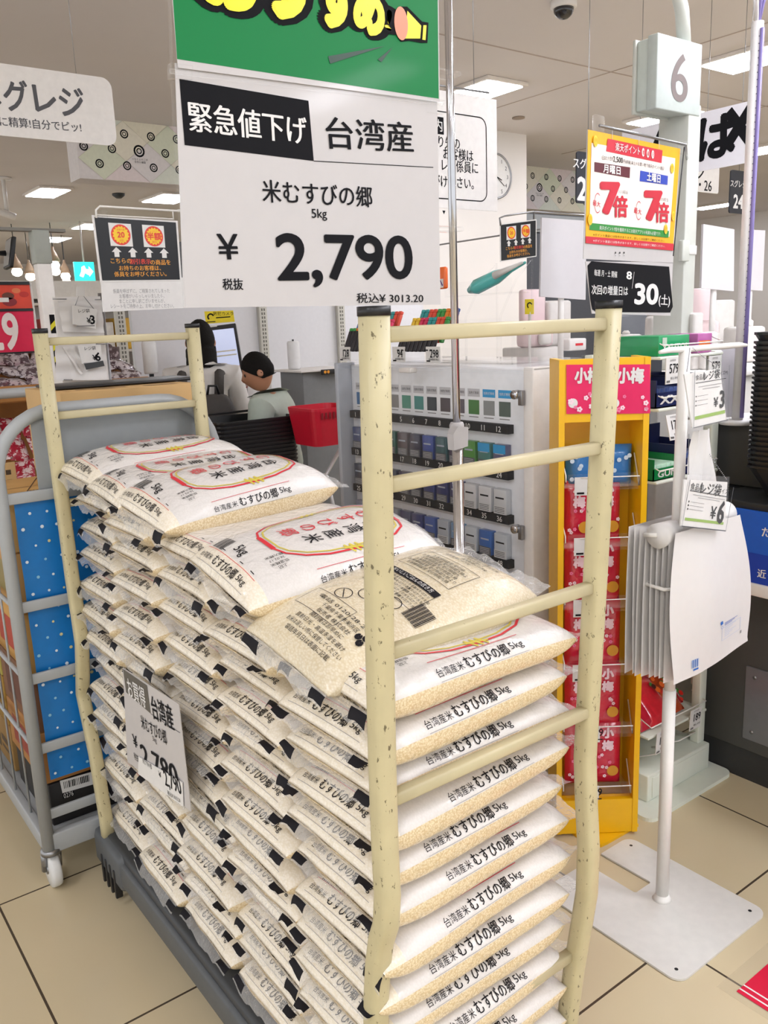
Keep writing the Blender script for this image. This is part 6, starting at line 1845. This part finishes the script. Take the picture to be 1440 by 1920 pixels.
# grey acrylic panel by the cable pole
m = MB().fbox(Fr((2.36, 1.5, 1.12), yaw(-.5), Z), .0, .13, 0, .22, -.006, 0, mat('grey_lilac_panel', 'b4b0b4', .4), .003)
m.fbox(Fr((2.36, 1.5, 1.12), yaw(-.5), Z), -.02, .2, -.01, .0, -.08, .06, WHITE, .003)
tag(m.build('terminal_back'), 'grey lilac panel on a white tray beside the hanging ¥3 plate', 'terminal')

# ---- floor sticker
co = onz(1381, 1860); ce = onz(1354, 1850)
t = thing('floor_sticker', 'red floor sticker with white stripes in a clear film border', 'floor sticker', (co.x+.3, co.y-.3, 0))
Ff = Fr((0, 0, 0), X, Y)
MB().prism(Ff, [(ce.x-.01, co.y-.8), (co.x+.8, co.y-.8), (co.x+.8, co.y+.035), (ce.x-.01, co.y+.035)], .0006, .0012, mat('clear_film', 'd8ccb4', .12, alpha=.1, noise=0)).build('clear_film', t)
m = MB().prism(Ff, [(co.x, co.y-.7), (co.x+.7, co.y-.7), (co.x+.7, co.y), (co.x, co.y)], .0014, .002, mat('sticker_crimson', 'd4143a', .35))
for k in range(2): m.line(Ff, [(co.x+.012+.016*k, co.y), (co.x+.012+.016*k, co.y-.7)], .004, CARD, .0024)
m.build('red_panel', t)

# ================================================================ left background
# promotion board reading 29
Fp = Fr((0, 3.9, 0), X, Z)
t = thing('promo_board', 'red two panel promotion board with large white 29 at the left edge', 'sign', Fp.p(*hit(Fp, 20, 665)))
def band(y0, y1, xr0, xr1, mt, z=0):
    a, b = hit(Fp, xr0, y0), hit(Fp, xr1, y1)
    xl_ = hit(Fp, -60, y0)[0]
    return [(xl_, b[1]), (b[0], b[1]), (a[0], a[1]), (xl_, a[1])]
m = MB().prism(Fp, band(528, 534, 54, 55, 0), -.01, .006, BLACK).build('top_rail', t)
m = MB().prism(Fp, band(534, 578, 55, 61, 0), -.004, 0, mat('autumn_red', 'd8432c', .5, noise=.15, scale=8))
for px, py, r_, c in ((45, 552, .02, 'c02c24'), (15, 555, .025, '6a3a2c'), (18, 566, .03, '8a2830'), (30, 545, .018, 'e07a4c')):
    a, b = hit(Fp, px, py); m.disc(Fp, a, b, r_, mat('leaf_'+c, c, .5), .001, 12, r_*.6)
a, b = hit(Fp, 2, 561); m.rect(Fp, a-.05, a+.03, b-.012, b+.006, CARD, .002); m.rect(Fp, a-.05, a-.01, b, b+.06, CARD, .0022)
m.build('autumn_panel', t)
MB().prism(Fp, band(578, 583, 61, 62, 0), -.006, .006, BLACK).build('mid_rail', t)
m = MB().prism(Fp, band(583, 658, 62, 68, 0), -.004, 0, mat('promo_crimson', 'd81446', .45))
a, b = hit(Fp, 4, 622); m.text('29', Fp, a, b, .205, mat('promo_white', 'e8dcd8', .5), off=.03, lift=.001, res=4, sx=.66)
m.build('price_panel', t)
MB().prism(Fp, band(658, 661, 68, 69, 0), -.006, .006, BLACK).build('bottom_rail', t)
xq = hit(Fp, 64, 600)[0]
MB().tube([(xq+.005, 3.91, hit(Fp, 55, 530)[1]), (xq+.005, 3.91, 0)], .006, WIRE, 8).build('stand_post', t)
# candy gondola
WOOD = mat('gondola_wood', 'a9743c', .55, noise=.12, scale=14)
gd = thing('candy_gondola', 'brown wooden candy gondola with tilted trays at the left edge', 'shelf', (.9, 4.1, 0))
gx0, gx1 = .55, 1.5
zg = ony(20, 738, 3.75).z
MB().box((gx0, 3.75, zg-.035), (gx1, 3.78, zg+.03), WOOD, .004).build('tray_front', gd)
MB().fbox(Fr((gx0, 3.78, zg-.03), X, Vector((0, .8, .3))), 0, gx1-gx0, 0, .6, -.012, 0, WOOD).build('tray_floor', gd)
MB().box((gx0, 4.36, 0), (gx1, 4.4, zg+.25), WOOD, .004).build('back', gd)
MB().box((gx0, 4.3, zg+.2), (gx1, 4.36, zg+.24), mat('gondola_trim', 'd8b48c', .5), .004).build('top_trim', gd)
MB().box((gx0, 3.72, 0), (gx1, 4.36, .72), WOOD, .004).build('base', gd)
MB().box((gx0, 3.70, .72), (gx1, 4.3, .735), WOOD, .004).build('lower_tray', gd)
FILMS = {'silver': mat('film_silver', 'cfc6cc', .25, .2, noise=.2, scale=55, coat=.5, wear='5a4650', wth=.5, wscale=45), 'gold': mat('film_gold', 'd69a34', .25, noise=.25, scale=40, coat=.5, wear='f2dca0', wth=.62, wscale=40), 'redw': mat('film_redwhite', 'b0243c', .3, noise=.2, scale=60, coat=.4, wear='ead6d6', wth=.52, wscale=50), 'dark': mat('film_dark', '4c3a40', .3, noise=.3, scale=50, coat=.5, wear='a89aa0', wth=.58, wscale=45)}
q = random.Random(9)
def pouch(kind, loc, rot, s_=1):
    k = 'po_'+kind
    if k not in PROTO:
        mb = MB(); pillow(mb, Fr((0, 0, 0), X, Y), -.045, .045, -.055, .055, .02, .035, FILMS[kind], 77, 8)
        PROTO[k] = mb.mesh('candy_pouch')
    o = bpy.data.objects.new('candy_pouch', PROTO[k]); COL.objects.link(o)
    o.location = loc; o.rotation_euler = rot; o.scale = (s_, s_, s_)
    return o
for j in range(4):
    for i in range(11):
        kd_ = 'dark' if (i > 6 and j > 1) else 'silver'
        o = pouch(kd_, (gx0+.08+.082*i+q.uniform(-.01, .01), 3.83+.13*j, zg+.03+.047*j), (.45+q.uniform(-.25, .25), q.uniform(-.25, .25), q.uniform(-.6, .6)))
        tag(o, f'{"dark" if kd_ == "dark" else "silver"} wrapped candy pouch heaped in the tray under the red 29 board', 'candy pouch', f'{"dark" if kd_ == "dark" else "silver"} candy pouches in the upper tray')
for j in range(4):
    for i in range(7):
        kd_ = 'gold' if i < 3 or j < 1 else 'redw'
        o = pouch(kd_, (gx0+.06+.08*i+q.uniform(-.01, .01), 3.74+.07*j, .80+.085*j), (.8+q.uniform(-.2, .2), q.uniform(-.2, .2), q.uniform(-.5, .5)), 1.05)
        tag(o, f'{"golden" if kd_ == "gold" else "red and white"} candy pouch in the lower tray seen over the roll cage', 'candy pouch', f'{"golden" if kd_ == "gold" else "red and white"} candy pouches in the lower tray')
for k in range(3):
    m = MB().box((gx0+.05+.1*k, 3.66, .735), (gx0+.11+.1*k, 3.67, .95), CB, .002)
    for z in (.9, .86): m.rect(Fr((gx0+.05+.1*k, 3.66, 0), X, Z), .02, .04, z, z+.02, CINK)
    tag(m.build('cardboard_divider'), f'upright cardboard divider before the golden pouches, {["leftmost", "middle", "rightmost"][k]} of three', 'divider')
# white post with hazard tape
pp0 = atd(92, 600, 3.45)
t = thing('hazard_post', 'white square post with yellow and black hazard tape', 'post', (pp0.x, pp0.y, 0))
zz0, zz1 = atd(75, 437, 3.45).z, atd(80, 497, 3.45).z
MB().box((pp0.x-.028, pp0.y-.028, 0), (pp0.x+.028, pp0.y+.028, zz1), WHITE, .003).build('shaft', t)
MB().box((pp0.x-.032, pp0.y-.032, zz1), (pp0.x+.032, pp0.y+.032, zz0), mat('post_grey', '9ea29a', .5), .003).build('grey_head', t)
MB().box((pp0.x-.6, pp0.y-.02, zz0-.004), (pp0.x+.1, pp0.y+.02, zz0+.008), mat('beam_grey', '77746c', .5)).build('beam', t)
Fh = Fr((pp0.x, pp0.y-.0285, 0), X, Z)
HY = mat('hazard_yellow', 'dcd21c', .4)
for r0, r1 in ((590, 625), (645, 706)):
    z1, z0_ = hit(Fh, 90, r0)[1], hit(Fh, 98, r1)[1]
    m = MB().rect(Fh, -.006, .014, z0_, z1, INK, .001)
    z = z0_+.01
    while z < z1-.03: m.flat(Fh, [(-.006, z), (.014, z+.02), (.014, z+.042), (-.006, z+.022)], HY, .002); z += .045
    m.build('hazard_tape', t)
# register bag rack at left
Fr1 = Fr((0, 3.0, 0), X, Z)
t = thing('bag_rack', 'white wire rack with two white register bag stacks, left of the kiosk', 'rack', Fr1.p(*hit(Fr1, 200, 700)))
def bagsheet(q, ph):
    P = [Vector(hit(Fr1, *p)) for p in q]; m = MB(); n = 10
    vs = [Fr1.p(*((P[0]*(1-i/n)+P[1]*(i/n))*(1-j/n)+(P[3]*(1-i/n)+P[2]*(i/n))*(j/n)), .008*math.sin(i*.9+ph)*(j/n)+.004*math.sin(j*1.3+ph)) for i in range(n+1) for j in range(n+1)]
    return m.add(vs, [(i*(n+1)+j, i*(n+1)+j+1, (i+1)*(n+1)+j+1, (i+1)*(n+1)+j) for i in range(n) for j in range(n)], BAGM, True)
o = bagsheet(((108, 565), (190, 562), (195, 624), (118, 622)), 0).build('bag_stack', t); o = bagsheet(((103, 648), (196, 646), (203, 712), (104, 714)), 1.6).build('bag_stack', t)
m = bagsheet(((115, 648), (138, 646), (168, 692), (150, 702)), .5).build('loose_bag', t)
for y, x0, x1 in ((561, 97, 123), (562, 176, 192), (645, 178, 198), (712, 118, 134)): MB().tube([Fr1.p(*hit(Fr1, x0, y), .01), Fr1.p(*hit(Fr1, x1, y), .01)], .002, STEEL, 6).build('wire', t)
xg = hit(Fr1, 203, 640)[0]
MB().tube([(xg, 3.03, 0), (xg, 3.03, hit(Fr1, 200, 560)[1]+.02)], .009, STEEL, 10).build('post', t)
MB().box((hit(Fr1, 108, 600)[0], 3.022, .55), (xg, 3.028, hit(Fr1, 110, 556)[1]), WHITE).build('back_board', t)
for q_, pr, lab in ((((133, 608), (176, 617), (178, 580), (132, 573)), '3', 'upper small price plate with a 3 on the left wire rack'), (((150, 682), (188, 680), (185, 646), (142, 648)), '6', 'lower small price plate with a 6 and dark strip on the left wire rack')):
    P = quadpx(Fr1, *q_); tt = MB().prism(Fr1, P, .018, .021, CARD)
    c = [sum(p[0] for p in P)/4, sum(p[1] for p in P)/4]; w_ = P[1][0]-P[0][0]
    tt.text('¥', Fr1, c[0]+w_*.17, c[1]-.012, .026, INK, off=.02, lift=.0218); tt.text(pr, Fr1, c[0]+w_*.33, c[1]-.01, .04, INK, off=.03, lift=.0218); tt.text('レジ袋', Fr1, c[0], c[1]+.02, .014, INK, lift=.0218, res=1); tt.line(Fr1, [(c[0]-w_*.4, c[1]-.03), (c[0]+w_*.4, c[1]-.03)], .004, GREYP, .0218)
    if pr == '3':
        tt.tube([Fr1.p(P[3][0]+.01, P[3][1], .02), Fr1.p(*hit(Fr1, 147, 548), .02), Fr1.p(P[2][0]-.01, P[2][1], .02)], .0012, STEEL, 5); tt.prism(Fr1, quadpx(Fr1, (140, 556), (155, 556), (155, 538), (140, 538)), .018, .022, CARD)
    else: tt.prism(Fr1, quadpx(Fr1, (158, 693), (192, 686), (189, 676), (154, 682)), .019, .023, DARK)
    tag(tt.build('price_plate'), lab, 'price card')
# monitor, far camera, exit sign, pendants, far shelves
mm = atd(18, 475, 4.6); Fm = Fr(mm, Vector((-.09, -1, 0)), Vector((.22, .0, 1)))
t = thing('hanging_monitor', 'black flat monitor seen edge on hanging at the upper left', 'monitor', mm)
m = MB().fbox(Fm, -.1, .1, -.08, .08, -.012, .01, BLACK, .005); m.rect(Fm, -.09, .09, -.07, .07, mat('screen_grey', '9c9c9c', .3), .0126); m.build('screen', t)
MB().tube([mm-X*.02, mm-X*.16, mm-X*.16+Z*(3.0-mm.z)], .015, BLACK, 8).build('mount', t)
vv = atd(14, 402, 8.5)
m = MB().lathe(vv-X*.09+Z*.03, [(.03, 0), (.035, .02), (.035, .16), (.03, .17)], WHITE, 12, Vector((1, -.1, -.35))).tube([vv+Z*.03, (vv.x, vv.y, ZC)], .02, WHITE, 8).lathe((vv.x, vv.y, ZC-.02), [(.08, 0), (.08, .019)], WHITE, 14)
tag(m.build('security_camera'), 'white bracket security camera on the ceiling at the left edge', 'security camera')
ve = atd(159, 509, 12); Fe = Fr(ve, X, Z)
t = thing('exit_sign', 'glowing green and white exit sign hanging far back', 'sign', ve)
m = MB().fbox(Fe, -.14, .14, -.13, .13, -.04, 0, mat('exit_green', '2cc4b4', .4, emit=1.2, noise=0))
EW = mat('exit_white', 'f4fffb', .4, emit=2.5, noise=0)
m.flat(Fe, [(-.08, -.06), (-.03, -.08), (.0, -.02), (.05, -.05), (.07, -.02), (.02, .03), (.0, .08), (-.04, .06), (-.05, 0)], EW, .002); m.flat(Fe, [(.06, -.03), (.06, -.07), (.12, -.0), (.06, .07), (.06, .03), (.02, .03), (.02, -.03)], EW, .002)
m.build('panel', t)
MB().tube([ve+Z*.13, (ve.x, ve.y, ZC)], .012, WHITE, 8).build('rod', t)
BULB = mat('bulb_glow', 'fff4e0', .4, emit=7, noise=0)
for k, (px, py, dd) in enumerate(((32, 510, 12), (57, 519, 13), (102, 497, 12), (104, 509, 13), (123, 518, 13.5), (125, 529, 14.5), (62, 535, 15))):
    v = atd(px, py, dd)
    t = thing('pendant_lamp', f'glowing far pendant lamp over the candy aisle, {["leftmost", "second from left with shade", "highest one right of the hazard post", "just below the highest one", "second from right with shade", "lowest near the exit sign", "faint one behind the hazard post"][k]}', 'lamp', v, 0, 'pendant lamps over the candy aisle')
    MB().lathe(v-Z*.06, [(.02, 0), (.06, .02), (.075, .06), (.06, .1), (.02, .12)], BULB, 14).build('bulb', t)
    MB().lathe(v+Z*.05, [(.09, 0), (.05, .1), (.02, .16), (.015, .2)], mat('shade_tan', 'b89c84', .5), 14).build('shade', t)
    MB().tube([v+Z*.24, (v.x, v.y, ZC)], .006, DARK, 6).build('cord', t)
q = random.Random(21)
def farshelf(x0, x1, y, h, lab, n, cols, glab):
    t = thing('far_shelf', lab, 'shelf', ((x0+x1)/2, y+.25, 0))
    MB().box((x0, y+.4, 0), (x1, y+.45, h), mat('shelf_back', 'e2ddd4', .6)).build('back_panel', t)
    ns = 4
    for s_ in range(ns+1): MB().box((x0, y, .1+s_*(h-.1)/ns*.98-.02), (x1, y+.4, .1+s_*(h-.1)/ns*.98), mat('shelf_board', 'dcd4c8', .5)).build('board', t)
    MB().box((x0, y-.01, h), (x1, y+.45, h+.14), mat('shelf_header', 'e9e4dc', .5)).build('header', t)
    for s_ in range(1, ns):
        for i in range(n):
            w_ = (x1-x0)/n; x = x0+w_*i; z = .1+s_*(h-.1)/ns*.98
            hh_ = q.uniform(.18, .3); c = q.choice(cols)
            o = MB().box((x+.01, y+.02, z+.001), (x+w_-.01, y+.3, z+hh_), mat('goods_'+c, c, .5, noise=.15, scale=20), .006).build('goods_box')
            tag(o, glab, 'goods', lab)
farshelf(1.7, 3.3, 7.4, 1.75, 'far white goods shelf behind the bag rack', 8, ['c83c34', '3c7ab8', '2c9a5c', 'e0b03c', 'e8e0d8', '8a5a3c'], 'boxed goods on the far white shelf behind the bag rack')
farshelf(.9, 3.4, 11.2, 1.9, 'farthest pale goods shelf below the pendant lamps', 9, ['d8604c', 'e8d8c8', 'c8a878', 'a83c44', 'f0e8e0', '6a8a5c'], 'goods on the farthest shelf below the pendant lamps')
